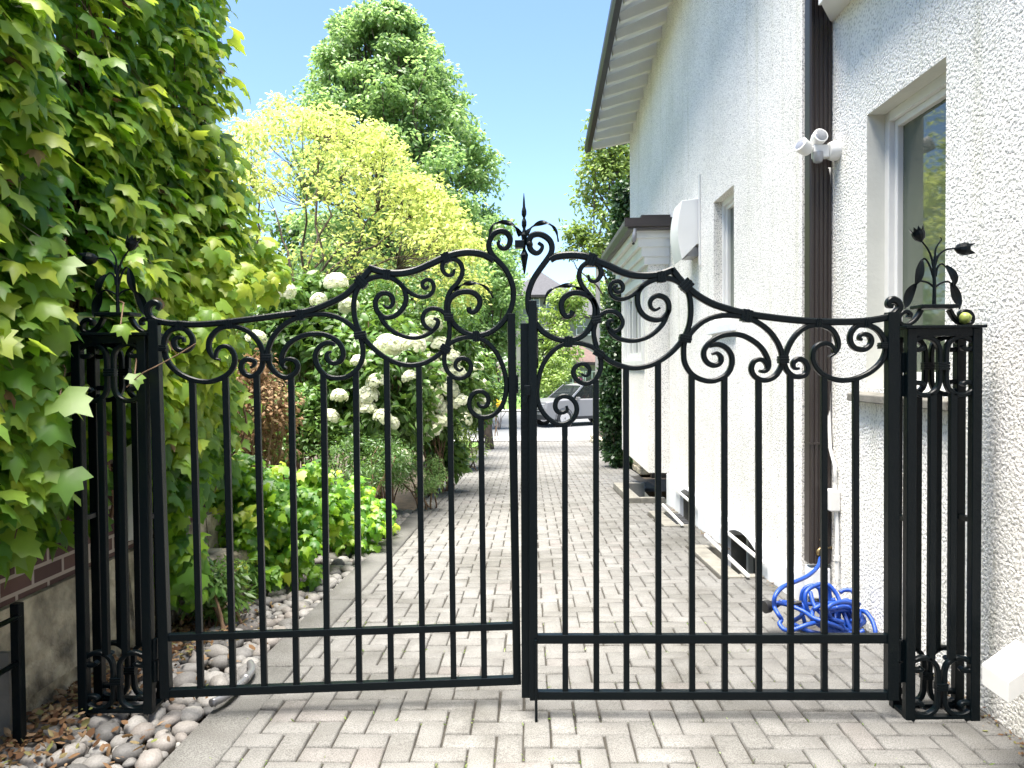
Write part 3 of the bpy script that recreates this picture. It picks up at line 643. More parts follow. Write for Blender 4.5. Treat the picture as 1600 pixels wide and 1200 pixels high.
for k in range(9):
    cxp, cyp = random.uniform(1296,1330), random.uniform(955,980); rx = random.uniform(16,34); ry = random.uniform(10,28); a0 = random.uniform(0,6.28); of = random.uniform(-.12,.12); q = []
    for i in range(14):
        a = a0+i*.48; q.append(tuple(hp(cxp+rx*math.cos(a)*(1+.1*math.sin(2*a)), min(cyp+ry*math.sin(a), 990), of+.06*math.sin(a*1.3))))
    q = [(min(p[0], XN-.03), p[1], max(p[2], gz(p[1])+.012)) for p in cr(q, 4)]; hose.tube(q, .0125, 8) 
H = hose.build('garden_hose', M['hose'], None, smooth=True)
tag(H, 'tangled bright blue garden hose heaped at the foot of the white wall', 'hose')
nz = hp(1201, 947, 0); m = MB(); m.lathe(nz, [(.012,.09),(.02,.06),(.026,.02),(.036,.0),(.036,-.03),(.028,-.032)], (.9,.35,.1), 20); m.build('nozzle', M['rubber'], H, smooth='auto')
m = MB(); a = hp(1236,944,0); m.tube([a, hp(1252,941,0)], .011, 10); m.build('connector', M['rubber'], H)
# white angular box on the wall in the foreground
o = thing('wall_box', (1.8, 2.8, .4), 'white metal box low on the stucco wall at the lower right corner', 'box')
zt_ = .416
def onz(px, py): d = ray(px, py); return EYE+d*((zt_-1.5)/d.z)
v0, v1, v2, v3 = onz(1576,1065), onz(1534,1036.5), onz(1587,998), onz(1632,1026)
dn = Vector((0,0,-.078)); m = MB(); m.hexa([v0+dn, v1+dn, v2+dn, v3+dn, v0, v1, v2, v3]); m.build('cover', M['white'], o, bevel=.004)
m = MB(); m.box((XN-.02,2.84,.335),(XN-.001,3.02,.412)); m.build('back_plate', M['white'], o, bevel=.003)

# stone border and cedar beyond the house
o = thing('stone_border', (2.1, 19, gz(19)), 'low border of rough grey stones along the right edge of the far driveway', 'stone border')
y = 13.7; k = 0
while y < 25:
    for row in range(2):
        L = random.uniform(.25,.5); yy = y+random.uniform(0,.1); m = MB(); z = gz(yy)-.02+row*.12
        m.box((2.0+random.uniform(-.02,.02)+row*.02,yy,z),(2.22,yy+L,z+.115+random.uniform(-.01,.01))); m.build('stone', M['rubble'], o, bevel=.02)
    y += .38
sh = MB(); sh.box((2.2,13.6,-.9),(9,24.9,-.25)); q = sh.build('planting_bank', M['soil']); q['kind'] = 'structure'

# ------------------------------------------------------------------ vegetation builders
def crown(clusters, per, spread, size, tpl, mat, name, parent, upbias=.5, tint_fn=None, tipdown=.2):
    C = np.array([c[:3] for c in clusters]); rad = np.array([c[3] for c in clusters]); n = len(C)
    idx = np.repeat(np.arange(n), per); d = rdir(len(idx)); r = rng.random((len(idx),1))**.45
    off = d*r*rad[idx][:,None]; off[:,2] *= spread
    P_ = C[idx]+off
    N_ = d*.55+np.array([0,0,upbias])+rng.normal(size=d.shape)*.45
    T_ = d+rng.normal(size=d.shape)*.6-np.array([0,0,tipdown])
    base = rng.random(n)[idx]; tint = np.clip(base*.45+rng.random(len(idx))*.55, 0, 1)
    return leaves(name, tpl, P_, N_, T_, rng.uniform(size[0], size[1], len(idx)), mat, parent, tint)
def limb(mb, a, b, r0, r1, sag=.1, seg=5, wob=.08):
    a = Vector(a); b = Vector(b); L = (b-a).length; pts_ = []
    for k in range(seg+1):
        t = k/seg; p = a.lerp(b, t); p.z += math.sin(math.pi*t)*sag*L
        if 0 < k < seg: p += Vector((random.gauss(0,1), random.gauss(0,1), random.gauss(0,1)))*wob*L*.25
        pts_.append(p)
    mb.tube(pts_, [r0+(r1-r0)*k/seg for k in range(seg+1)], 6); return pts_
def tree(name, base, trunk_top, clusters, per, size, tpl, mat, label, cat, r0=.15, spread=.7, group=None, upbias=.5, limbs=None, barkmat=None):
    o = thing(name, base, label, cat, group); mb = MB(); b = Vector(base); tt = Vector(trunk_top)
    tp_ = limb(mb, b-Vector((0,0,.1)), tt, r0, r0*.35, 0, 8, .05)
    for i, c in enumerate(clusters):
        if limbs is not None and i % limbs: continue
        cc = Vector(c[:3]); k = random.randint(2, 7); s = tp_[k]
        if s.z > cc.z-.1: s = tp_[max(1, k-3)]
        limb(mb, s, cc, r0*.28, r0*.05, .06, 5, .12)
    mb.build('trunk', barkmat or M['bark'], o, smooth=True)
    crown(clusters, per, spread, size, tpl, mat, 'crown', o, upbias)
    return o
# big conical tree over the street
TY = 33.0
def bigtree():
    cl = []
    prof = [(10,22),(40,60),(80,84),(110,98),(160,118),(210,125),(270,150),(340,165),(400,165),(450,150)]
    for _ in range(560):
        py = random.uniform(14, 470); hw = np.interp(py, [p[0] for p in prof], [p[1] for p in prof])
        cxp = np.interp(py, [10,150,300,450], [592,600,628,640])
        u = random.uniform(-1, 1); c = PY(cxp+u*hw, py, TY); dep = math.sqrt(max(0, 1-u*u))*hw/F*TY
        cl.append((c.x, c.y+random.uniform(-1,1)*dep, c.z, random.uniform(.5, .95)*(.6+.4*min(1, py/120))))
    b = PY(640, 573, TY); base = (b.x, TY, gz(TY)-.1); tt = PY(595, 40, TY)
    tree('shade_tree', base, tt, cl, 130, (.15,.28), OVAL, M['tree'], 'tall conical mid green tree rising above the yellow green tree into the sky', 'tree', .32, .6, None, .5, 3)
bigtree()
# airy yellow green tree in the garden
TY = 11.0
def airy():
    cl = []
    top = [(365,230),(400,195),(440,175),(500,185),(545,200),(595,228),(640,272),(685,320),(725,365),(750,400)]
    xs = [p[0] for p in top]; yt = [p[1] for p in top]
    for _ in range(420):
        px = random.uniform(362, 745); t0 = np.interp(px, xs, yt); py = t0+ (random.random()**1.1)*(470-t0)
        if random.random() < .35: py = t0+random.uniform(-24, 35)
        c = PY(px, py, TY+random.gauss(0,.9))
        if py > t0+110 and random.random() < .4: continue
        cl.append((c.x, c.y, c.z, random.uniform(.2,.46)*(1 if py > t0+10 else .6)))
    b = PY(432, 700, TY); base = (b.x, TY, gz(TY)-.05)
    o = thing('small_tree', base, 'airy yellow green tree with fine dark branches behind the gate', 'tree'); mb = MB()
    fork = PY(470, 470, TY); limb(mb, base, fork, .06, .045, 0, 6, .04)
    f2 = PY(440, 600, TY); limb(mb, f2, PY(400,430,TY+.3), .035, .02, 0, 5, .05)
    mains = []
    for (x, y, dy) in ((430,330,.2),(480,300,-.3),(530,280,.3),(590,330,-.2),(640,340,.3),(560,400,-.4),(400,300,.3),(680,390,.2),(620,420,-.5),(500,220,.2)):
        e = PY(x, y, TY+dy); mains.append(limb(mb, fork if x > 415 else PY(400,430,TY+.3), e, .026, .010, .04, 6, .14))
    for c in cl:
        cc = Vector(c[:3]); m_ = min((p for ml in mains for p in ml[2:]), key=lambda p: (p-cc).length); limb(mb, m_, cc, .006, .002, .03, 4, .15)
    mb.build('trunk', M['bark'], o, smooth=True)
    crown(cl, 40, .62, (.04,.095), OVAL, M['yellow'], 'crown', o, .7)
airy()
def blob(px, py, rx, ry, Y, n, rc, dy=None):
    cl = []
    for _ in range(n):
        a = random.uniform(0, 2*math.pi); r = math.sqrt(random.random()); c = PY(px+rx*r*math.cos(a), py+ry*r*math.sin(a), Y)
        dd = (dy or rx/F*Y)*math.sqrt(max(0,1-r*r)); cl.append((c.x, c.y+random.uniform(-1,1)*dd, c.z, rc*random.uniform(.7,1.2)))
    return cl
def base_at(px, Y): p = PY(px, 600, Y); return (p.x, Y, gz(Y)-.05)
# trees and shrubs between garden and street
tree('drooping_tree', base_at(765, 21), PY(755,430,21), blob(752,470,55,90,21,60,.42)+blob(705,520,40,60,20.5,25,.4), 130, (.09,.17), OVAL, M['tree'], 'mid green drooping tree behind the white flowers, left of the gate centre', 'tree', .13, .8, limbs=2)
tree('leafy_tree', base_at(1010, 19.5), PY(985,250,19.5), blob(955,330,48,105,19.5,45,.5)+blob(965,215,48,55,19.5,26,.45)+blob(905,375,22,26,19.5,8,.3), 90, (.09,.16), OVAL, M['lime'], 'mid green leafy tree showing under the eave beside the white house', 'tree', .16, .75, limbs=2)
tree('street_tree', base_at(862, 46), PY(850,520,46), blob(862,545,36,62,46,34,.85)+blob(905,470,36,25,47,14,.8), 90, (.18,.34), OVAL, M['lime'], 'light green street tree in front of the grey roofed house', 'tree', .16, .75, limbs=2)
tree('distant_tree', base_at(810, 62), PY(800,450,62), blob(805,500,40,60,62,30,1.5), 110, (.3,.5), OVAL, M['tree'], 'pale distant tree left of the grey roofed house', 'tree', .3, .8, limbs=3)
tree('distant_tree', base_at(935, 66), PY(940,460,66), blob(935,485,45,50,66,30,1.5), 110, (.3,.5), OVAL, M['lime'], 'pale distant tree right of the grey roofed house', 'tree', .3, .8, limbs=3)
tree('distant_tree', base_at(690, 52), PY(690,420,52), blob(690,480,90,70,52,50,1.5), 110, (.3,.5), OVAL, M['darktree'], 'dark green distant tree behind the drooping tree', 'tree', .3, .8, limbs=3)
tree('distant_tree', base_at(440, 45), PY(440,430,45), blob(440,450,150,110,45,80,1.5), 110, (.3,.5), OVAL, M['darktree'], 'dark green distant tree behind the airy yellow tree on the left', 'tree', .3, .8, limbs=3)
# shrub masses
def shrub(name, px, py, rx, ry, Y, n, rc, per, size, tpl, mat, label, cat, group=None, dy=None):
    cl = blob(px, py, rx, ry, Y, n, rc, dy); b = base_at(px, Y); o = thing(name, b, label, cat, group); mb = MB()
    for c in cl[::3]: limb(mb, (b[0]+random.gauss(0,.12), b[1]+random.gauss(0,.12), gz(Y)-.05), c[:3], .014, .005, .05, 5, .1)
    mb.build('stem', M['twig'], o, smooth=True)
    crown(cl, per, .8, size, tpl, mat, 'foliage', o, .5); return o, cl
shrub('garden_shrub', 640, 500, 90, 75, 15.5, 60, .42, 120, (.07,.13), OVAL, M['hyd_leaf'], 'mid green shrub standing behind the flowering hydrangeas', 'shrub')
shrub('garden_shrub', 430, 520, 110, 85, 12.8, 70, .38, 120, (.06,.12), OVAL, M['darktree'], 'dark green shrub under the airy yellow green tree', 'shrub')
shrub('garden_shrub', 700, 590, 60, 60, 17.5, 36, .4, 120, (.07,.13), OVAL, M['lime'], 'light green shrub at the far end of the garden bed', 'shrub')
shrub('roadside_shrub', 775, 600, 30, 40, 30.5, 16, .5, 100, (.12,.2), OVAL, M['darktree'], 'dark shrub across the lawn behind the yellow flowers', 'shrub')
shrub('roadside_shrub', 868, 595, 38, 32, 43.6, 24, .6, 110, (.14,.24), OVAL, M['lime'], 'light green shrub behind the silver car', 'shrub')
shrub('roadside_shrub', 845, 625, 26, 16, 43.2, 14, .5, 90, (.14,.24), OVAL, M['tree'], 'low grey green hedge shrub beside the silver car', 'shrub')
shrub('purple_shrub', 905, 603, 4, 10, 43.0, 5, .22, 90, (.08,.14), OVAL, M['purple'], 'small purple shrub above the silver car', 'shrub')
shrub('yellow_flowers', 773, 631, 9, 7, 27.6-2.2, 8, .11, 60, (.04,.08), OVAL, M['yflower'], 'clump of yellow flowers beside the small lawn', 'flowers')
shrub('garden_shrub', 520, 600, 70, 80, 13.5, 50, .36, 120, (.07,.12), OVAL, M['darktree'], 'dark green shrub filling the bed behind the nearest hydrangea', 'shrub')
shrub('garden_shrub', 330, 600, 80, 110, 9.5, 60, .34, 110, (.06,.11), OVAL, M['hyd_leaf'], 'mid green shrub directly behind the ivy on the left', 'shrub')
shrub('garden_shrub', 600, 640, 60, 50, 16.5, 30, .36, 120, (.07,.12), OVAL, M['tree'], 'pale mid green shrub low in the bed before the street', 'shrub')
shrub('garden_shrub', 455, 665, 60, 50, 8.6, 34, .22, 120, (.05,.09), OVAL, M['hyd_leaf'], 'low mid green shrub filling the bed beside the brown shrub', 'shrub')
shrub('garden_shrub', 330, 690, 60, 70, 7.6, 34, .22, 110, (.05,.09), OVAL, M['darktree'], 'low dark green shrub behind the ivy bank on the left', 'shrub')
# cedar
cl = []
for _ in range(330):
    py = random.uniform(300, 712); hw = np.interp(py, [300,380,450,560,650,705], [6,12,24,32,34,26]); c = PY(974+random.uniform(-1,1)*hw*.8, py, 15.2)
    cl.append((c.x, c.y+random.uniform(-.35,.35), c.z, .16))
tree('cedar', base_at(974, 15.2), PY(974,305,15.2), cl, 150, (.06,.13), DIA, M['cedar'], 'dark green columnar cedar against the far corner of the white house', 'cedar', .16, 1.4, limbs=4, upbias=.1)
# hydrangeas
def bloom_mesh():
    n = 190; d = rdir(n); d[:,2] = np.abs(d[:,2])*1.0-.35*(rng.random(n) < .45); d = norm(d)
    tv = np.array([(0,0,0),(-.5,.3,.05),(-.2,1,.1),(.3,.9,.05),(.5,.2,.05)]); 
    P_ = d*rng.uniform(.72,1.0,(n,1)); V = []; Fc = []; T_ = []
    for i in range(n):
        N_ = Vector(d[i]); u = N_.orthogonal().normalized(); v = N_.cross(u); a0 = random.uniform(0, 6.28)
        for q in range(4):
            a = a0+q*math.pi/2; t = u*math.cos(a)+v*math.sin(a); s = N_.cross(t); c = Vector(P_[i]); w_ = .11; L = .2; k = len(V)
            V += [c, c+t*L*.55-s*w_+N_*.05, c+t*L+N_*.02, c+t*L*.55+s*w_+N_*.05]; Fc.append((k,k+1,k+2,k+3)); T_ += [np.clip(.5+d[i][2]*.2+rng.normal()*.25,0,1)]*4
    k0 = len(V); V += [Vector(p)*.7 for p in IV]; 
    V = np.array([list(p) for p in V]); me_o = arrays_obj('bloom', V[:k0], np.array(Fc), M['hyd_bloom'], np.array(T_)); me = me_o.data; bpy.data.objects.remove(me_o); return me
BLOOMS = [bloom_mesh() for _ in range(3)]
def hydrangea(px, py, rx, ry, Y, n, blooms, label):
    o, cl = shrub('hydrangea', px, py, rx, ry, Y, n, .30, 90, (.09,.16), OVAL, M['hyd_leaf'], label, 'hydrangea', 'flowering hydrangeas along the driveway')
    for (bx_, by_, sz) in blooms:
        r = sz*.58*Y/F; p = PY(bx_, by_, Y-rx/F*Y*.9-.32+random.uniform(-.1,.1))
        b = bpy.data.objects.new('bloom', random.choice(BLOOMS)); COL.objects.link(b); b.parent = o; b.location = p-Vector(o.location)
        b.scale = (r, r, r*.9); b.rotation_euler = (random.gauss(0,.3), random.gauss(0,.3), random.uniform(0, 6))
    return o
hydrangea(585, 600, 78, 105, 9.0, 60, [(607,543,36),(648,539,28),(625,540,26),(575,620,30),(575,641,24),(530,620,22),(516,651,22),(589,599,28),(640,590,20),(560,566,20),(623,717,32),(597,652,24),(612,662,20)], 'hydrangea with scattered white blooms, nearest behind the left gate')
hydrangea(680, 590, 58, 90, 11.0, 55, [(661,531,26),(676,508,26),(690,543,30),(668,568,32),(690,590,34),(655,605,30),(672,622,34),(700,610,30),(688,640,30),(645,632,26),(663,650,28),(690,660,26),(712,585,28),(718,630,26),(680,675,24),(640,655,22),(655,585,26),(705,560,26)], 'hydrangea crowded with white blooms, the middle one beside the driveway')
hydrangea(735, 605, 32, 62, 15.0, 34, [(735,590,22),(748,610,20),(735,622,24),(752,598,16),(740,645,20),(727,655,20),(752,628,18),(722,600,20),(745,575,18)], 'small hydrangea with white blooms, farthest along the driveway')
hydrangea(470, 500, 75, 62, 9.6, 40, [(440,456,34),(525,443,30),(400,530,26),(545,480,26),(498,470,22)], 'hydrangea with a few greenish white blooms under the airy yellow tree')
shrub('dry_shrub', 400, 650, 50, 85, 6.8, 40, .2, 110, (.025,.06), OVAL, M['dry'], 'brown half dead shrub between the ivy and the hydrangeas', 'shrub')
shrub('ground_juniper', 560, 720, 75, 38, 8.0, 40, .17, 150, (.03,.06), SLIM, M['darktree'], 'low fine leaved shrub spreading at the edge of the stones', 'shrub')
shrub('ground_juniper', 650, 740, 38, 30, 9.3, 24, .14, 150, (.03,.05), SLIM, M['tree'], 'grey green fine leaved shrub spilling over the kerb', 'shrub')
shrub('ground_cover', 725, 690, 32, 26, 14.5, 20, .2, 120, (.04,.08), SLIM, M['lime'], 'low plants at the far end of the kerb', 'plants')
shrub('hosta', 690, 712, 34, 22, 11.2, 14, .16, 40, (.10,.18), OVAL, M['hyd_leaf'], 'broad leaved blue green plant beside the kerb', 'plant')
shrub('fern', 330, 915, 50, 42, 4.55, 22, .10, 46, (.05,.10), SLIM, M['hyd_leaf'], 'bright green fern behind the left gate post', 'fern')

# ------------------------------------------------------------------ left: brick house and its ivy
XL, YL = -2.2, 5.1
BH = thing('brick_house', (-6, 2, 0), 'dark brick house on a rough stone foundation, covered by ivy', 'house')
m = MB(); m.box((-9,2.3,.515),(XL,YL,3.05)); m.box((-9,-9,.515),(XL,2.298,4.6)); m.build('wall', M['brick'], BH)  # second box: unseen near stretch, raised to shade the front paving
m = MB(); n = 40
for j in range(14):                       # rough stone foundation, bulging blocks
    for r_ in range(2):
        y0 = -1+j*.5; y1 = y0+.5; z0 = -.3+r_*.4; z1 = z0+.4+(.012 if r_ == 1 else 0); a = random.uniform(.0,.05)
        m.hexa([(-9,y0,z0),(XL+.02+a,y0,z0),(XL+.02+a,y1,z0),(-9,y1,z0),(-9,y0,z1),(XL+.01+a*.5,y0,z1),(XL+.01+a*.5,y1,z1),(-9,y1,z1)])
m.build('foundation', M['rubble'], BH)
m = MB(); m.prism([(-9.2,-9.2,3.05),(XL-.02,-9.2,3.05),(-5.6,-9.2,5.2)], (0,YL+9.2,0)); m.build('roof', M['slate'], BH)
# climbing ivy
IVYT = thing('climbing_ivy', (-2.15, 4.2, 0), 'thick ivy covering the brick wall on the left up to the sky', 'ivy')
def wall_ivy(n, y0, y1, z0, z1, xoff, sizes, mat, name):
    y = rng.uniform(y0, y1, n); z = rng.uniform(z0, z1, n)
    keep = ~((z < 1.05) & (rng.random(n) < (1.05-z)*1.6)); y = y[keep]; z = z[keep]; n = len(y)
    bul = .05*np.sin(y*3.1+z*2.0)+.04*np.sin(z*4.3-y*1.7)+.02
    x = XL+rng.uniform(*xoff, n)+np.maximum(bul, 0)-np.where(z > 3.0, rng.random(n)**2*.5, 0)
    P_ = np.stack([x, y, z], 1); ok = ~((y < 3.4) & (826+1180*x/y > 88)) & ~((y < 3.9) & (z < 1.3) & (826+1180*x/y > 150)); P_ = P_[ok]; n = len(P_); z = z[ok]
    N_ = np.stack([np.full(n,.62), np.full(n,-.14), np.full(n,.72)], 1)+rng.normal(size=(n,3))*.30
    T_ = np.stack([np.full(n,.5), rng.normal(0,.35,n)-.1, np.full(n,-.9)], 1)
    q = rng.choice(n, min(n, 900), replace=False); pet = np.stack([np.full(len(q),-.55), rng.normal(-.1,.35,len(q)), np.full(len(q),.75)], 1)
    leaves('petioles', PET, P_[q], N_[q], pet, rng.uniform(.12,.28,len(q)), M['petiole'], IVYT)
    return leaves(name, IVY, P_, N_, T_, rng.uniform(*sizes, n), mat, IVYT, np.clip(rng.random(n)*.9+(z-1.2)*.03,0,1))
wall_ivy(4200, 2.5, YL, .75, 4.7, (.02,.12), (.07,.16), M['ivy'], 'leaves')
wall_ivy(2500, 2.5, YL, .78, 4.7, (.08,.22), (.06,.15), M['ivy'], 'leaves')
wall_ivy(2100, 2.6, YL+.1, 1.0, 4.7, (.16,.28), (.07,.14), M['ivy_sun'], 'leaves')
wall_ivy(110, 2.6, YL, 1.0, 4.7, (.1,.24), (.05,.10), M['dry'], 'withered_leaves')
# corner fringe against the sky
n = 900; z = rng.uniform(.9, 4.7, n); P_ = np.stack([XL+rng.uniform(-.6,.08,n), YL+rng.uniform(-.1,.28,n), z], 1)
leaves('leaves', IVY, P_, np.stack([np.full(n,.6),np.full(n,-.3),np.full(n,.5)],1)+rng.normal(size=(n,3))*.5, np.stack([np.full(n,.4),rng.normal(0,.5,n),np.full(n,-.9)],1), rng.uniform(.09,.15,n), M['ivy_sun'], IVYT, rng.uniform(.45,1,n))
mb = MB()
for k in range(70):
    y = random.uniform(3.3, YL); z = random.uniform(1.15, 1.5); p = [Vector((XL+.03, y, z-.5))]
    for s in range(6): p.append(p[-1]+Vector((random.uniform(-.004,.02), random.uniform(-.12,.22), random.uniform(.25,.6))))
    mb.tube([(max(q.x, XL+.02), min(q.y, YL-.15), q.z) for q in p], [.009-.001*i for i in range(7)], 5)
mb.build('stems', M['twig'], IVYT, smooth=True)
# lit cascade around the gate post head and the low ivy bank
def cascade(name, cl, per, sizes, mat, parent, out=(.45,-.45,.5)):
    C = np.array([c[:3] for c in cl]); rad = np.array([c[3] for c in cl]); idx = np.repeat(np.arange(len(cl)), per); d = rdir(len(idx))
    P_ = C[idx]+d*rad[idx][:,None]*(rng.random((len(idx),1))**.4)
    N_ = np.array(out)+d*.45+rng.normal(size=d.shape)*.3; T_ = np.array([.25,-.2,-1.])+rng.normal(size=d.shape)*.5
    return leaves(name, IVY, P_, N_, T_, rng.uniform(*sizes, len(idx)), mat, parent, rng.random(len(idx))**.6)
cl = []
for (px, py, rx, ry, Y, n) in ((300,430,75,48,4.5,26),(300,545,55,60,4.3,16),(275,650,28,90,4.2,18),(395,430,40,40,5.4,12)):
    cl += blob(px, py, rx, ry, Y, n, .12, .2)
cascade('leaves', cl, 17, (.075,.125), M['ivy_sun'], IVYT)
cl = []
for (px, py, rx, ry, Y, n) in ((275,760,30,70,4.4,14),(285,870,25,60,4.3,10)): cl += blob(px, py, rx, ry, Y, n, .12, .2)
cascade('leaves', cl, 17, (.07,.12), M['ivy'], IVYT)
LI = thing('ivy_bank', (-1.9, 6, gz(6)), 'low bank of ivy spilling over an old stone edging behind the left gate', 'ivy')
cl = []
for (px, py, rx, ry, Y, n) in ((370,800,75,60,5.3,30),(470,780,75,60,6.0,36),(540,790,50,42,6.9,26),(430,850,60,40,5.4,20),(330,740,45,40,5.4,12)):
    cl += blob(px, py, rx, ry, Y, n, .12, .25)
cl = [c for c in cl if c[2] > gz(c[1])+.05]
cl += [c for Y_, x_, y_ in ((4.9,300,900),(5.1,360,880),(5.5,430,860),(6.6,530,830),(7.4,590,800)) for c in blob(x_-15, y_, 45, 38, Y_, 9, .10, .15) if c[2] > gz(c[1])]
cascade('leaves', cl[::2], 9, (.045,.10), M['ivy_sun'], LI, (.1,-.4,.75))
cl2 = [(a+random.gauss(0,.08), b+.12, c-.06, r) for a, b, c, r in cl]
cascade('leaves', cl2, 34, (.045,.10), M['ivy'], LI, (.1,-.4,.75)); cascade('leaves', cl[1::2], 16, (.04,.09), M['ivy'], LI, (.1,-.4,.75))
m = MB()
for k in range(9):
    y = 4.6+k*.42; m.box((-2.35,y,gz(y)-.1),(-1.98+random.uniform(-.04,.04),y+.4,gz(y)+random.uniform(.30,.46)))
m.build('edging_stone', M['rubble'], LI, bevel=.04)
m = MB()
pp = [PY(x, y, 5.0) for x, y in ((368,600),(385,660),(372,700),(352,722),(330,780),(312,830),(300,900),(296,960))]
m.tube(cr([tuple(p) for p in pp], 5), .008, 6); m.build('vine', M['twig'], LI, smooth=True)

# panel leaning behind the left post, pipe, fence stub
p = PY(202, 770, 3.7)
o = MB(); a = PY(190,848,3.65); b = PY(214,842,3.65); c = PY(210,690,3.72); d = PY(196,700,3.72)
o.prism([a, b, c, d], (0,.012,0)); tag(o.build('board', M['cream']), 'pale board leaning behind the left gate post', 'board')
o = MB(); pp = [PY(390,985,3.75),PY(393,1010,3.65),PY(385,1035,3.55),PY(372,1060,3.45),PY(352,1085,3.32),PY(330,1098,3.25)]
pp = [(q.x, q.y, gz(q.y)+.035) for q in pp]; o.tube(cr(pp, 5), .018, 10); o.tube([pp[2], tuple(Vector(pp[2]).lerp(Vector(pp[3]), .25))], .022, 10)
tag(o.build('drain_pipe', M['grey_metal'], None, smooth=True), 'grey flexible pipe lying on the river stones by the kerb', 'pipe')
o = thing('low_fence', (-2.03, 2.95, 0), 'end of a low dark iron fence at the left edge beside the foundation', 'fence')
m = MB(); pb = PY(30,1085,2.95); pt = PY(30,942,2.95); m.box((pb.x-.018,2.93,-.05),(pb.x+.018,2.966,pt.z)); m.build('post', M['iron'], o, bevel=.003)
for y in (968, 1040):
    a = PY(30, y-6, 2.95); m = MB(); m.tube([a, a+Vector((-.0,-1.2,0))], .011); m.build('rail', M['iron'], o, smooth=True)
o = thing('fence_board', (-2.2, 2.9, 0), 'weathered white board upright at the left edge behind the low fence', 'board')
m = MB(); a = PY(6,1085,2.99); m.box((a.x-.05,2.98,-.02),(a.x+.03,3.0,.36)); m.build('board', M['rim'], o)

# ------------------------------------------------------------------ the gates, traced bar by bar
YG = 3.20
hinge = PY(241, 800, YG); NL = Vector((-.0845, 1, 0)).normalized()
def GR(px, py): return PY(px, py, YG)
def GL(px, py):
    d = ray(px, py); k = (hinge-EYE).dot(NL)/d.dot(NL); return EYE+d*k
NR = Vector((0,1,0))
PX = YG/F                                # metres per pixel at the gate
def scroll(parent, G, N, pts_, w_=7.5, taper=(0,.6), d_=.026, name='scroll'):
    q = cr(pts_, 6); P_ = [G(*p) for p in q]; n = len(P_); ws = []
    for i in range(n):
        t = i/(n-1); k = 1.0
        if taper[0] and t < .12: k = taper[0]+(1-taper[0])*t/.12
        if taper[1] and t > .88: k = min(k, taper[1]+(1-taper[1])*(1-t)/.12)
        ws.append(w_*PX*k)
    m = MB(); m.sweep(P_, N, ws, d_, ch=.2); return m.build(name, M['iron'], parent, smooth='auto')
def vbar(parent, G, N, x0, y0, x1, y1, w_=9, d_=.024, name='bar'):
    m = MB(); m.bar(G(x0,y0), G(x1,y1), w_*PX, d_, N); return m.build(name, M['iron'], parent, bevel=.0022)
def collar(parent, G, N, x, y, ang, across, along=13):
    m = MB(); c = G(x, y); t = (G(x+math.cos(R(ang)), y+math.sin(R(ang)))-c).normalized(); q = t.cross(Vector(N)).normalized()
    for k in (-1, 0, 1):
        m.obox(c+t*k*along/3*PX, t*along/3*PX*.46, q*across/2*PX*(1 if k else 1.06), Vector(N)*(.0185 if k else .0195))
    m.obox(c, t*along/2*PX*.9, q*(across/2-.8)*PX, Vector(N)*.0165)
    return m.build('collar', M['iron'], parent, bevel=.0015)
def twist(parent, G, N, pts_, name='twisted_leaf', w0=9, turns=2.5):
    q = cr(pts_, 8); P_ = [G(*p) for p in q]; n = len(P_); N = Vector(N); vs = []; fs = []
    for i in range(n):
        t = (P_[min(i+1,n-1)]-P_[max(i-1,0)]).normalized(); s = t.cross(N).normalized(); a = i/(n-1)*turns*math.pi
        u = s*math.cos(a)+N*math.sin(a); v = t.cross(u); wd = w0*PX*(1-.75*(i/(n-1))**2)*.5; th = .004
        vs += [P_[i]+u*wd, P_[i]+v*th, P_[i]-u*wd, P_[i]-v*th]
    for i in range(n-1):
        for k in range(4): fs.append((i*4+k, i*4+(k+1)%4, (i+1)*4+(k+1)%4, (i+1)*4+k))
    fs += [(0,1,2,3), tuple(range((n-1)*4, n*4))]
    return MB().add(vs, fs).build(name, M['iron'], parent)

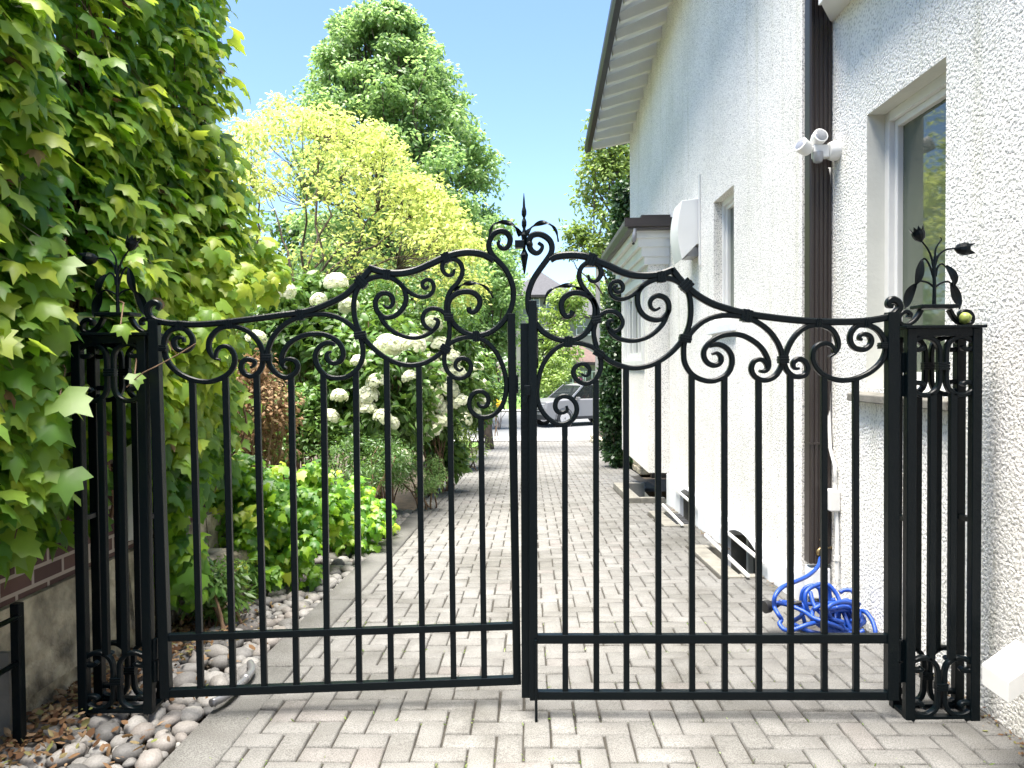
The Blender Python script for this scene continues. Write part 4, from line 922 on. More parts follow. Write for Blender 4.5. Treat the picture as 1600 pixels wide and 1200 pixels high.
RG = thing('iron_gate', (GR(1110,1117).x, YG, 0), 'right leaf of the black wrought iron gate, hung beside the white house', 'gate', 'leaves of the driveway gate')
top = [(860,406),(870,401),(892,398.8),(915,401),(935,408.8),(950,415),(967,423.3),(985,429),(1003,431),(1023,430),(1037,427),(1051,421.7)]
scroll(RG, GR, NR, top, 11, (.9,0), .03, 'top_rail')
top2 = [(1049,420.5),(1063,438),(1077,451.7),(1090,462),(1112,474.4),(1133,481.6),(1152,487),(1173,491.5),(1204,496),(1240,500),(1277,502.5),(1315,503),(1346,502),(1371,498.8),(1387,495),(1399,488.8),(1405,480),(1402.5,472.5),(1395,468),(1389,471),(1388,477),(1394,479)]
scroll(RG, GR, NR, top2, 10.5, (0,.6), .03, 'top_rail')
RS = [
 ([(841,379.4),(847.5,385),(843.8,393),(837.5,395.6),(830,391),(826.9,382.5),(827.5,373.8),(832.5,367.5),(842.5,366),(852.5,370),(860,377.5),(862.5,387.5),(860,397.5),(852.5,408.8),(842.5,422.5),(833,437.5),(826.5,455),(825,468),(826,484),(833.8,500),(847.5,517.5),(867.5,529),(887.5,532),(905,527.5),(917.5,517.5),(926,503),(930,489),(929,475),(922.5,464.5),(910,458.5),(895,457.5),(883,463.8),(877,475),(878.8,487.5),(885,494.5),(892,492),(895,486)], 9, (.5,.9)),
 ([(918.8,430),(921,437),(927,440),(934,437),(938.8,429),(937.5,418.8),(930,411.5),(920,410),(911,415),(906,423),(905,434),(910,447),(920,460),(929,473),(933.5,487),(931,502),(927.5,518),(930,535),(935,550),(938.8,565),(937.5,580),(930,592.5),(917.5,599),(905,596.5),(897,587.5),(896.5,577.5),(903.8,569.5),(913.8,569),(920.5,576),(919.5,584),(913.8,587),(908,584)], 7.5, (.5,.5)),
 ([(936,552),(928,544),(915,538.5),(897.5,535.5),(880,538),(865,547.5),(852.5,562.5),(844.5,580),(840.5,600),(839.5,620),(844.5,637.5),(855,652),(869,661.5),(882.5,662),(895,655),(901,642.5),(899,630),(890,621),(878.8,619),(870,625),(867.5,635),(871,642.5),(879,644.5),(886,641),(885,634)], 7.5, (0,.5)),
 ([(936,552),(943,556.7),(955,565),(971.7,572),(986.7,575),(1001.7,574),(1018,570),(1036.7,560),(1053,546.7),(1066.7,530),(1075,513),(1078.5,496.7),(1079,480),(1077,463),(1071.7,451.7),(1063,443),(1053,437.5),(1043,435),(1031.7,435),(1020,438),(1008,444),(1000,451.7),(996,462),(996.7,476.7),(1001.7,488),(1010,495.8),(1020,499.5),(1030,499.5),(1038,495),(1044,486.7),(1044.5,475),(1039,465.8),(1028,462),(1019.5,465.8),(1015.5,473),(1017.5,481),(1023.5,484.5),(1031,481)], 8, (0,.45)),
 ([(1004,448),(996,455),(985,463),(971.7,467.5),(960,465),(953.5,456.7),(953.5,446),(960,440),(968,440.5),(973,447),(971.5,454),(965,456.5),(960,453),(960.5,448),(965,446.5)], 6.5, (0,.6)),
 ([(1044.5,484),(1038,502),(1028,515),(1015,525),(1000,531),(985,532.5),(970,530),(960,525),(953,518),(949,511)], 7, (0,.8)),
 ([(933,503),(937,493.5),(946.7,487),(958,486.7),(967.5,492.5),(972.5,503),(969,513),(960,518),(952,514),(949,506.5),(953,500.5),(959,501.5)], 7, (0,.6)),
 ([(1108,540),(1117.7,538),(1128,540),(1137.4,546.6),(1143,557),(1143.3,569),(1138.7,580.7),(1130.8,588.6),(1119,594),(1107,595.5),(1094,592.5),(1082.3,586),(1074.4,576.8),(1069.2,565),(1068,552),(1068.5,539),(1072,529),(1077,523),(1086.2,512.5),(1099.4,502),(1115,495.4),(1132,492.8),(1149,493.5),(1165,496),(1178,501),(1191,508.6),(1203,519),(1212,531),(1217.5,541.4),(1221,552),(1222,560),(1221,571),(1216,581),(1209.6,588.6),(1199,593.5),(1188.6,593.5),(1179.4,588.6),(1174.5,580.7),(1174,573),(1178,565),(1186,561.7),(1192.5,563.7),(1196.5,569),(1198,573)], 8, (0,.7)),
 ([(1112.5,553.5),(1119,551.5),(1125,556),(1126.5,562.5),(1123,568.5),(1115,571),(1106,567.6),(1100.5,559.7),(1099.5,549.5),(1104.6,540),(1115,530.5),(1128,524.5),(1144,522.3),(1159.7,524.3),(1175.5,532),(1187.3,541.4),(1195,552),(1199.8,563.7),(1200,572.9),(1196.5,578.8),(1191,580.5),(1186.6,579.4)], 8, (.45,.5)),
 ([(1248.3,575.5),(1242.4,576),(1239,571.5),(1240.4,565),(1247.7,561),(1255.5,563.7),(1261,571.5),(1261,579.4),(1256.9,586),(1247.7,588.6),(1238.5,587.3),(1230.6,580.7),(1226,571.5),(1224.7,563),(1228,551.9),(1232,541.4),(1238.5,529.6),(1247.7,519),(1259.5,511),(1270,508),(1279,507.5),(1290,510),(1300,516),(1306,525),(1309,535),(1308.8,543.8),(1304,552),(1295,558)], 8, (.45,.35)),
 ([(1303,551),(1301.5,544),(1297,539),(1289,536.5),(1279,538.8),(1271.5,547),(1269.5,560),(1273.8,572.5),(1282.5,582.5),(1292.5,589),(1305,593),(1317.5,594.4),(1332.5,592.5),(1347.5,587.5),(1361,580),(1372.5,570),(1380,558.8),(1383.8,546),(1382.5,535),(1377.5,523.8),(1370,515),(1360,509.5),(1350,508),(1340,509),(1332.5,515),(1328,525),(1328.8,535),(1333.8,542.5),(1342.5,546),(1351,545.5),(1358.5,540),(1361,532.5),(1358.5,525.5),(1351,522),(1344,524),(1342,529),(1346,531)], 8, (.6,.5)),
]
for p, w_, tp in RS: scroll(RG, GR, NR, p, w_, tp)
for x, y0 in ((882.5,664),(931,594),(978,574),(1028,567),(1080.5,586),(1131.5,588),(1185,592),(1234.5,586),(1287,588),(1336.5,592)):
    vbar(RG, GR, NR, x, y0, x+.8, 1081, 9)
vbar(RG, GR, NR, 836, 997.5, 1388, 997, 14, .030, 'rail'); vbar(RG, GR, NR, 828, 1085, 1388, 1085.5, 13, .034, 'rail')
vbar(RG, GR, NR, 1393.5, 488, 1392.5, 1091.5, 17, .045, 'stile'); vbar(RG, GR, NR, 832, 470, 834, 1092, 13, .04, 'stile')
m = MB(); c = .0; a = PY(820,505,YG+.035); b = PY(822,1090,YG+.035); m.bar(a, b, 14*PX, .012, NR); m.build('closing_plate', M['iron'], RG, bevel=.002)
for (x, y, an, ac, al) in ((924,406,20,19,14),(1033,433,-5,17,13),(1072,446,45,19,16),(1070.5,529,100,18,12),(935.5,552,120,16,12),(931.5,500,80,15,12),(888,534,0,17,13),(1166,493.5,12,19,16),(1223.5,562,90,15,12),(1278,505,2,14,9),(1354,505,0,14,9),(1387.5,540,90,27,10)):
    collar(RG, GR, NR, x, y, an, ac, al)
twist(RG, GR, NR, [(908,455),(898,448),(887,446),(870,448.8),(856,457.5),(849.5,476)])
# drop rod, latch hook, hinge barrels
m = MB(); m.tube([PY(837,1000,YG-.03), PY(838,1131,YG-.03)], .006, 10); m.build('drop_rod', M['iron'], RG, smooth='auto'); m = MB(); m.tube([PY(836,560,YG+.0),PY(836,480,YG)], .012); m.build('rod_sleeve', M['iron'], RG, smooth='auto')
m = MB(); m.tube([PY(x,y,YG+.01) for x, y in ((840,575),(840,535),(841,531),(848,530),(849,533),(847,537))], .0035, 6); m.build('latch_hook', M['iron'], RG)
m = MB(); a = PY(824,610,YG-.02); m.obox(a, (.013,0,0), (0,.008,0), (0,0,.022)); a = PY(821,622,YG-.02); m.obox(a, (.009,0,0), (0,.006,0), (.004,0,.02)); m.build('lock', M['iron'], RG, bevel=.003)
for y0, y1 in ((551,583),(585,620),(1000,1032),(1034,1065)):
    m = MB(); a = PY(1405, y0, YG+.005); b = PY(1405, y1, YG+.005); m.tube([a, b], .013, 14); m.obox((a+b)/2+Vector((.018,.0,0)), (.018,0,0), (0,.008,0), Vector((0,0,(a.z-b.z)/2*.95))); m.build('hinge', M['iron'], RG, smooth='auto')
# centre ornament
fin = MB()
fin.lathe(PY(819,367,YG), [(.001,.175),(.004,.15),(.006,.118),(.011,.10),(.011,.085),(.005,.072),(.011,.055),(.011,.04),(.006,.026),(.010,.01),(.014,0),(.006,-.055),(.006,-.06),(.018,-.085),(.013,-.11),(.003,-.165)], (0,0,1), 6)
FO = fin.build('finial', M['iron'], RG)
m = MB(); m.obox(PY(812,382,YG), (.02,0,0), (0,.02,0), (0,0,.016)); m.lathe(PY(827,382,YG), [(.001,-.014),(.014,-.010),(.018,0),(.014,.012),(.002,.016)], (1,0,0), 14); m.build('finial_block', M['iron'], RG, bevel=.002)
twist(RG, GR, NR, [(821,366),(832.5,353.8),(847.5,348),(860,351),(868.8,361),(872.5,378)], w0=9)
twist(RG, GR, NR, [(814,368),(806,356),(798.8,350),(783.8,347),(771,351),(766,362),(764,376)], w0=9)

LG = thing('iron_gate', (hinge.x, YG, 0), 'left leaf of the black wrought iron gate, swung slightly back beside the ivy', 'gate', 'leaves of the driveway gate')
ltop = [(246,484),(249,479),(247,474.5),(240,473),(233,478),(231,486),(234,494),(241,499.5),(250,502.5),(265,505),(280,506),(305,507),(330,505.8),(352,503.8),(374,501.2),(411,496.5),(438.8,492.5),(466,489),(487,484.5),(507.5,477),(528,467.5),(543,458.5),(554,448),(566,436),(580,419)]
scroll(LG, GL, NL, ltop, 10, (.6,0), .03, 'top_rail')
scroll(LG, GL, NL, [(576,418),(592.5,423.7),(610,427),(627.5,427),(648,423),(669.4,414),(688.7,405),(703,399.5),(717.5,396),(735,394.5),(755,398),(771,407)], 11, (0,.9), .03, 'top_rail')
LS = [
 ([(780,376),(778.8,382.5),(783.8,388),(791,387.5),(796,381),(796.9,372.5),(792.5,365),(783.8,361),(773.8,363.8),(767.5,371),(763.8,381),(765,391),(771,401),(781,411),(790,422),(797,435),(801.5,450),(802,464),(799.5,479),(792.5,494),(780,509),(765,519.5),(747.5,524),(730,521.5),(715,512.5),(705,500),(700.5,487.5),(700.5,473.5),(707.5,462.5),(720,456.5),(735,456),(746,462.5),(750,472.5),(746,483),(738.8,487.8),(733,485),(732.5,480)], 9, (.5,.9)),
 ([(710,421),(707.5,429),(699,430),(692,423),(691.5,413),(698,406.5),(709,405),(718,410),(722.5,420),(721,431),(715,442),(705,453),(698.5,467.5),(697.5,487.5),(702,505),(702,525),(697.5,542.5),(694,560),(697.5,577),(707.5,588.3),(720,591),(731.5,585),(736,573.5),(732,563.5),(722,559.5),(713.5,564.5),(711.5,573),(718,579),(724,575)], 7.5, (.5,.5)),
 ([(696,545),(704,536),(716,530),(732.5,526.8),(752.5,530),(767.5,541),(780,559),(788,580),(791,600),(789.5,619),(783,636),(771,648),(756,652),(743,648.5),(734.5,638),(734,624),(741.5,613.5),(752.5,611.5),(761.5,618),(763,629),(757,635),(749,634),(746,628)], 7.5, (0,.5)),
 ([(696,545),(688,552),(676.4,560.5),(662.4,567.3),(645,570.7),(627.5,569),(610,562.8),(592.5,552),(575,535.7),(562.7,520),(555.7,502.4),(553,485),(553.5,467.5),(558.4,453),(568,441.5),(582,434),(597.7,432),(613.5,435.5),(625.7,443.8),(632.7,455),(634.5,469),(629.5,482),(618.7,492.5),(604.7,496.3),(594,491.5),(587.5,481.5),(587.5,469),(594,460),(604,458),(612,463),(614.5,472),(610.5,479.5),(604.5,480.5),(598.6,477)], 8, (0,.45)),
 ([(618,438),(627,445.5),(636,453.5),(647,461),(659,464),(671,461.5),(677.3,452.5),(676.4,442),(668.6,437),(661.3,440.5),(660.3,447),(665,450.5),(670,447)], 6.5, (0,.6)),
 ([(591,487),(596,498),(603,508),(614,517.5),(631,525.5),(648.4,528),(665,524),(677,516),(683.5,508),(684,500.5),(677.5,497.5)], 7, (0,.6)),
 ([(698,497),(694,489),(684,483),(672,482.5),(663,489.5),(660.5,500),(665,510),(675,515.5),(682,512)], 7, (0,.9)),
 ([(524,538),(513.7,535),(503.4,538.8),(495.5,547),(492.6,558),(495.4,570),(502.4,580.7),(513,588.5),(528,591),(543.3,588),(556.5,578.5),(564,567.3),(567.2,553.5),(566.7,541),(564,529.5),(558.4,519.5),(548.8,509),(535,499.3),(521.3,493.8),(504.8,490.8),(487,491.5),(469,495),(452.5,502),(438.8,512),(428.3,524.3),(421.5,538),(418.5,551.5),(420,566),(426.8,578),(436,586),(447,589.5),(457.5,586),(464.5,578.3),(464.8,569),(458.5,562.3),(449,561.3),(442.5,566.6),(443,573.5),(448,575)], 8, (0,.5)),
 ([(444,574),(440,567),(440.5,558),(444.5,547.5),(452,537),(463.5,529),(480,523),(498,521.6),(514,525),(527,533),(534.5,544),(536.5,555),(532,564),(522.7,567.6),(514.4,564.5),(510.5,557.7),(512.5,551.5),(518,549.4)], 8, (.6,.45)),
 ([(392,574.5),(397,571),(398,565.5),(391.5,561.5),(383,562.5),(377.5,569),(378,578),(385,585.5),(395,587.5),(404,582),(409.5,572.5),(411,559),(409.5,545),(404,534.3),(396,524.6),(385,516),(370,510.5),(355,510),(342.5,514),(333,522.5),(327.3,532.5),(326.5,543.8),(330,553.5),(336,560),(344,562)], 8, (.45,.35)),
 ([(337,560),(338.5,549.5),(345.5,542),(355,541.5),(363,548.5),(367,560),(365,572.5),(358,583),(346,591),(330,596),(315,596),(300,592.5),(285,586),(271.5,576),(262,563.8),(257.5,550),(257,535),(260.5,523.8),(269,515.3),(281,512.5),(291,515.5),(298.5,524),(301.5,534),(297,544),(287.5,548.5),(277.5,545.5),(272.5,538.5),(273,531),(279.5,527),(286.5,529),(288,535)], 8, (.6,.5)),
]
for p, w_, tp in LS: scroll(LG, GL, NL, p, w_, tp)
for x0, y0, x1, y1 in ((300.7,594,314,1078),(352.5,590,364.6,1076),(401,586,413.4,1074),(455,588,463.6,1072),(505.4,584,512,1070),(556,580,561.6,1068),(604,560,611.4,1066),(654.5,568,660.5,1064),(702.6,588,708.9,1062),(751.4,652,756.7,1061)):
    vbar(LG, GL, NL, x0, y0, x1, y1, 9.5)
vbar(LG, GL, NL, 258, 995.8, 808, 977.5, 11, .030, 'rail'); vbar(LG, GL, NL, 256, 1082.5, 810, 1062, 13, .034, 'rail')
vbar(LG, GL, NL, 241, 500, 260.5, 1089, 15, .045, 'stile'); vbar(LG, GL, NL, 798.5, 490, 808, 1067.5, 12.5, .04, 'stile')
for (x, y, an, ac, al) in ((281,509.5,0,14,13),(358,507,-3,14,13),(248,544,90,26,10),(469,492.5,-8,17,12),(417.5,559,90,15,12),(563,524,80,19,12),(564.5,441,-45,20,14),(604.5,429.5,5,16,12),(697,403,-22,17,13),(701,496,90,15,12),(696,545,120,17,12),(743.8,525.5,0,17,11)):
    collar(LG, GL, NL, x, y, an, ac, al)
twist(LG, GL, NL, [(709,455),(722,445.5),(735,442.5),(750,444),(762,452),(771,466)])
m = MB(); a = GL(805,600); m.obox(a, (.014,0,0), (0,.016,0), (0,0,.04)); m.build('lock_box', M['iron'], LG, bevel=.003)
for y0, y1, x in ((556,590,224),(592,625,226),(998,1030,241),(1032,1064,242)):
    m = MB(); a = PY(x, y0, YG+.005); b = PY(x, y1, YG+.005); m.tube([a, b], .014, 14); m.obox((a+b)/2+Vector((-.01,0,0)), (.022,0,0), (0,.008,0), Vector((0,0,(a.z-b.z)/2*.95))); m.build('hinge', M['iron'], LG, smooth='auto')

# ------------------------------------------------------------------ the gate posts: open cages of square bar
def gate_post(x0, x1, y0, zb, label, flip, fruit):
    y1 = y0+.155; zt = PY(1475, 508, y0).z; W = x1-x0; xc = (x0+x1)/2
    o = thing('gate_post', (xc, (y0+y1)/2, zb), label, 'gate post', 'posts either side of the gate'); s = .039
    for (x, y) in ((x0,y0),(x1-s,y0),(x0,y1-s),(x1-s,y1-s)):
        m = MB(); m.box((x,y,zb),(x+s,y+s,zt-.012)); m.build('corner_bar', M['iron'], o, bevel=.003)
    m = MB(); m.box((x0-.012,y0-.012,zt-.012),(x1+.012,y1+.012,zt)); m.build('cap', M['iron'], o, bevel=.002)
    m = MB()
    for (a, b) in (((x0+s,y0+.004),(x1-s,y0+s-.004)),((x0+s,y1-s+.004),(x1-s,y1-.004)),((x0+.004,y0+s),(x0+s-.004,y1-s)),((x1-s+.004,y0+s),(x1-.004,y1-s))):
        m.box((a[0],a[1],zt-.045),(b[0],b[1],zt-.0125))
    m.build('frame', M['iron'], o); m = MB()
    for (a, b) in (((x0+s,y0+.004),(x1-s,y0+s-.004)),((x0+s,y1-s+.004),(x1-s,y1-.004)),((x0+.004,y0+s),(x0+s-.004,y1-s)),((x1-s+.004,y0+s),(x1-.004,y1-s))): m.box((a[0],a[1],zb+.004),(b[0],b[1],zb+.018))
    m.build('frame', M['iron'], o)
    px = y0/F
    H1 = zt-17*px; H2 = zt-109*px; B1 = zb+98*px; B2 = zb+6*px
    def cs(cx_, yy, ztop, zbot, sx, parent, side=None):
        zc = (ztop+zbot)/2; hh = (ztop-zbot)/2
        half = [(.30,.66),(.33,.58),(.42,.56),(.50,.66),(.46,.84),(.34,.97),(.22,.97),(.11,.82),(.06,.6),(.05,.3),(.05,0)]
        half = half+[(a, -b) for a, b in half[-2::-1]]
        for sg in (-1, 1):
            pts_ = []
            for (a, b) in cr(half, 5):
                u = sg*a*sx; pts_.append((cx_+u, yy, zc+b*hh) if side is None else (side, yy+u, zc+b*hh))
            m = MB(); m.sweep(pts_, (0,1,0) if side is None else (1,0,0), .020, .026, ch=.2); m.build('scroll', M['iron'], parent, smooth='auto')
        m = MB()
        for k in (-1,0,1):
            if side is None: m.box((cx_-.024,yy-.017,zc+k*.011-.005),(cx_+.024,yy+.017,zc+k*.011+.005))
            else: m.box((side-.017,yy-.02,zc+k*.011-.005),(side+.017,yy+.02,zc+k*.011+.005))
        m.build('collar', M['iron'], parent, bevel=.0015)
    for yy in (y0+.02, y1-.02):
        cs(xc, yy, H1, H2, W*.86, o); cs(xc, yy, B1, B2, W*.86, o)
        for sg in (-1, 1):
            m = MB(); xx = xc+sg*.0425; m.box((xx-.0135,yy-.013,B1-.01),(xx+.0135,yy+.013,H2+.01)); m.build('bar', M['iron'], o, bevel=.002)
    for xx in (x0+.022, x1-.022):
        m = MB(); m.box((xx-.01,y0+s,zb+.83),(xx+.01,y1-s,zb+.85)); m.build('brace', M['iron'], o)
    # flower ornament on a little scrolled stand
    yc_ = (y0+y1)/2; k_ = px*1.02; fx = -1 if flip else 1
    def L(cx_, cy_, dy=0): return (xc+fx*(cx_-425)/3.53*k_+fx*-.002, yc_+dy, zt+(650-cy_)/3.53*k_)
    for sg in (-1, 1):
        pts_ = [L(425+sg*a, b) for a, b in cr([(143,604),(137,584),(158,570),(185,580),(198,606),(190,634),(160,645),(125,628),(98,600),(76,562)], 5)]
        m = MB(); m.sweep(pts_, (0,1,0), .017, .03); m.build('stand_scroll', M['iron'], o, smooth='auto')
    a = L(320,556); b = L(522,535); m = MB(); m.box((min(a[0],b[0]),yc_-.05,a[2]),(max(a[0],b[0]),yc_+.05,b[2])); m.build('stand_top', M['iron'], o, bevel=.003)
    fl = MB()
    def stem(pts_, r0, r1):
        q = cr([L(*p) for p in pts_], 5); fl.tube(q, [r0+(r1-r0)*i/(len(q)-1) for i in range(len(q))], 8)
    stem([(420,535),(421,450),(420,350),(424,270)], .0085, .006)
    stem([(421,380),(410,300),(390,240),(355,190)], .006, .0035); stem([(424,320),(440,270),(480,236),(535,228)], .006, .0035)
    stem([(426,290),(425,240),(440,205),(458,180),(452,165)], .005, .002)
    stem([(421,440),(385,412),(345,405),(315,420)], .005, .0035); stem([(421,440),(455,418),(490,408),(515,420)], .005, .0035)
    stem([(417,390),(395,320),(368,282),(345,300)], .005, .0035); stem([(428,380),(438,330),(462,312),(490,335)], .005, .0035)
    pl = fl.build('flower_stem', M['iron'], o, smooth='auto')
    def blade(pts_, wmax, bend):
        q = cr(pts_, 6); n = len(q); vs = []; fs = []
        for i, p in enumerate(q):
            c = Vector(L(*p, dy=bend*math.sin(math.pi*i/(n-1)))); t = (Vector(L(*q[min(i+1,n-1)]))-Vector(L(*q[max(i-1,0)]))).normalized(); s_ = t.cross(Vector((0,1,0)))
            wd = wmax*k_/3.53*(math.sin(math.pi*min(1, .06+.94*i/(n-1)))**.8)*.5
            vs += [c-s_*wd+Vector((0,-.006,0)), c+Vector((0,.004,0)), c+s_*wd+Vector((0,-.006,0)), c+Vector((0,-.003,0))]
        for i in range(n-1):
            for kk in range(4): fs.append((i*4+kk, i*4+(kk+1)%4, (i+1)*4+(kk+1)%4, (i+1)*4+kk))
        fs += [(0,1,2,3), tuple(range(4*n-4, 4*n))]
        MB().add(vs, fs).build('leaf', M['iron'], o)
    blade([(350,290),(335,340),(325,390),(315,430)], 48, -.012); blade([(318,420),(295,460),(278,510),(262,555)], 54, .01)
    blade([(480,322),(505,360),(520,400),(525,435)], 44, -.012); blade([(508,415),(535,465),(550,510),(556,560)], 56, .01)
    def tulip(b, tip, r, h):
        b = Vector(L(*b)); a = (Vector(L(*tip))-b).normalized(); u = a.orthogonal().normalized(); v = a.cross(u); vs = []; fs = []; n = 12
        for lv, (rr, hh) in enumerate(((.15,0),(.75,.22),(1,.5),(.95,.72))):
            for i in range(n): t = 2*math.pi*i/n; vs.append(b+a*hh*h+(u*math.cos(t)+v*math.sin(t))*r*rr)
        for i in range(n):
            t = 2*math.pi*i/n; hh = (1.05 if i % 3 == 0 else .72 if i % 3 else .8); rr = 1.12 if i % 3 == 0 else .8; vs.append(b+a*hh*h+(u*math.cos(t)+v*math.sin(t))*r*rr)
        for lv in range(4):
            for i in range(n): fs.append((lv*n+i, lv*n+(i+1)%n, (lv+1)*n+(i+1)%n, (lv+1)*n+i))
        fs.append(tuple(range(n)))
        MB().add(vs, fs).build('tulip', M['iron'], o)
    tulip((350,192),(318,100),.027,.068); tulip((528,230),(640,232),.028,.075)
    return o
px0 = PY(1416,1128,3.17); px1 = PY(1532,1128,3.17)
gate_post(px0.x, px1.x, 3.17, .0, 'black iron cage gate post with tulip ornament against the white wall', False, True)
lx0 = PY(107,600,3.17); lx1 = PY(224,600,3.17)
gate_post(lx0.x+.01, lx1.x+.01, 3.17, .02, 'black iron cage gate post half hidden by ivy leaves on the left', True, False)
a = PY(1506,494,3.22); m = MB(); m.lathe((a.x,a.y,a.z-.018), [(.002,-.008),(.012,-.014),(.021,0),(.024,.014),(.020,.028),(.008,.034),(.002,.031)], (.5,0,.9), 14)
tag(m.build('fruit', M['apple'], None, smooth=True), 'small green fruit lying on the cap of the right gate post', 'fruit')
# ivy sprigs in front of the left post
sp = thing('ivy_sprig', (PY(150,560,3.0).x, 3.02, 0), 'ivy leaves hanging over and through the left gate post', 'ivy')
P_ = []; 
for (x, y, Y) in ((190,492,3.08),(60,430,2.95),(150,598,3.2),(212,572,3.1),(205,405,3.15),(60,560,2.95),(85,620,2.95),(60,640,2.9),(80,700,2.95),(70,735,2.95),(90,745,2.95),(30,700,2.9),(45,780,2.9),(20,850,2.9),(30,600,2.9),(60,480,2.95),(40,520,2.95),(15,660,2.9),(60,690,2.9),(25,560,2.9),(10,800,2.9),(50,740,2.92),(12,740,2.9),(40,470,2.9),(80,400,3.0),(20,430,2.9),(75,520,3.0),(15,600,2.9),(35,640,2.95)):
    for q in range(2 if x < 70 else 1): P_.append(tuple(PY(x+random.gauss(0,12), y+random.gauss(0,14), Y+.05*q)))
P_ = np.array(P_); n = len(P_)
leaves('leaves', IVY, P_, np.array([.35,-.65,.6])+rng.normal(size=(n,3))*.22, np.array([.6,-.1,-.8])+rng.normal(size=(n,3))*.35, np.where(P_[:,0]*1180/P_[:,1]+826 > 110, .08, rng.uniform(.11,.17,n)), M['ivy_sun'], sp, rng.uniform(0,.5,n))
m = MB()
m.tube(cr([tuple(PY(x,y,3.08)) for x, y in ((198,605),(220,585),(245,572),(280,553),(306,537))], 4), .0025, 5)
for p in P_[::2]: m.tube([Vector(p), Vector(p)+Vector((-.05,.12,.10)), Vector(p)+Vector((-.14,.25,.12))], [.0025,.003,.004], 5)
m.build('stems', M['twig'], sp)

# ------------------------------------------------------------------ across the street
def far_house(name, x0, x1, y0, y1, zg, zw, ridge, wallm, roofm, label, wins, roofover=.5, hip=1.5):
    o = thing(name, ((x0+x1)/2, (y0+y1)/2, zg), label, 'house')
    m = MB(); m.box((x0,y0,zg),(x1,y1,zw)); m.build('wall', wallm, o)
    m = MB(); a, b, c, d = x0-roofover, x1+roofover, y0-roofover, y1+roofover; ym = (c+d)/2
    m.add([(a,c,zw),(b,c,zw),(b,d,zw),(a,d,zw),(a+hip,ym,ridge),(b-hip,ym,ridge),(a,c,zw-.22),(b,c,zw-.22),(b,d,zw-.22),(a,d,zw-.22)], [(0,1,5,4),(1,2,5),(2,3,4,5),(3,0,4),(0,6,7,1),(1,7,8,2),(2,8,9,3),(3,9,6,0),(9,8,7,6)])
    rr = m.build('roof', roofm, o)
    m = MB(); m.box((a-.02,c-.03,zw-.20),(b+.02,c-.001,zw-.03)); m.build('fascia', M['brown'], o)
    for (wx, wz, w_, h_) in wins:
        f = MB(); f.box((wx-w_/2-.08,y0-.05,wz-h_/2-.08),(wx+w_/2+.08,y0-.003,wz+h_/2+.08)); fw = f.build('window', M['white'], o)
        f = MB(); f.box((wx-w_/2,y0-.06,wz-h_/2),(wx+w_/2,y0-.052,wz+h_/2)); f.build('pane', M['glass'], fw)
        f = MB(); f.box((wx-.025,y0-.075,wz-h_/2),(wx+.025,y0-.062,wz+h_/2)); f.box((wx-w_/2,y0-.073,wz-.025),(wx+w_/2,y0-.063,wz+.025)); f.build('glazing_bars', M['white'], fw)
    return o
def at(px, py, Y): return PY(px, py, Y)
Y2 = 58.0; p0 = at(806,462,Y2); p1 = at(884,462,Y2); pr_ = at(845,424,Y2+3)
far_house('distant_house', p0.x, p1.x, Y2, Y2+6, gz(Y2), p0.z, pr_.z, M['siding'], M['slate'], 'pale upper storeys under a grey slate roof across the street',
   [(at(834,476,Y2).x, at(834,476,Y2).z, .8, 1.1), (at(866,476,Y2).x, at(866,476,Y2).z, 1.1, 1.2), (at(850,530,Y2).x, at(850,530,Y2).z, 1.0, 1.4)], .7, 2.6)
Y3 = 57.5; p0 = at(886,493,Y3); p1 = at(935,493,Y3); pr_ = at(905,448,Y3+3)
far_house('distant_house', p0.x, p1.x, Y3, Y3+6, gz(Y3), p0.z, pr_.z, M['siding'], M['slate'], 'lower wing with slate roof right of the pale far house', [(at(912,510,Y3).x, at(912,510,Y3).z, 1.0, 1.2)], .6, 1.2)
Y4 = 50.0; p0 = at(868,566,Y4); p1 = at(935,566,Y4); pr_ = at(900,541,Y4+3)
far_house('distant_house', p0.x, p1.x, Y4, Y4+5, gz(Y4), p0.z, pr_.z, M['siding'], M['redroof'], 'low porch with a red brown tiled roof and dark eaves across the street', [(at(895,598,Y4).x, at(895,598,Y4).z, 1.3, 1.4), (at(925,598,Y4).x, at(925,598,Y4).z, .8, 1.4)], .6, 1.5)
o = thing('utility_pole', base_at(934, 40), 'pale wooden utility pole behind the cedar', 'pole')
m = MB(); a = at(934,400,40); m.tube([base_at(934,40), tuple(a)], [.15,.11], 10); m.build('shaft', M['siding'], o, smooth='auto')
m = MB(); m.box((a.x-.9,39.9,a.z-.6),(a.x+.9,40.05,a.z-.48)); m.build('crossarm', M['bark'], o)

# ------------------------------------------------------------------ the silver car
CAR = thing('parked_car', (0,0,0), 'silver sport utility car crossing the end of the driveway', 'car')
L_, Wd = 4.75, 1.88
def carpart(mb, name, mat, parent=CAR, smooth=False, bevel=0):
    o = mb.build(name, mat, parent, smooth=smooth, bevel=bevel); o.location = (0,0,0); return o
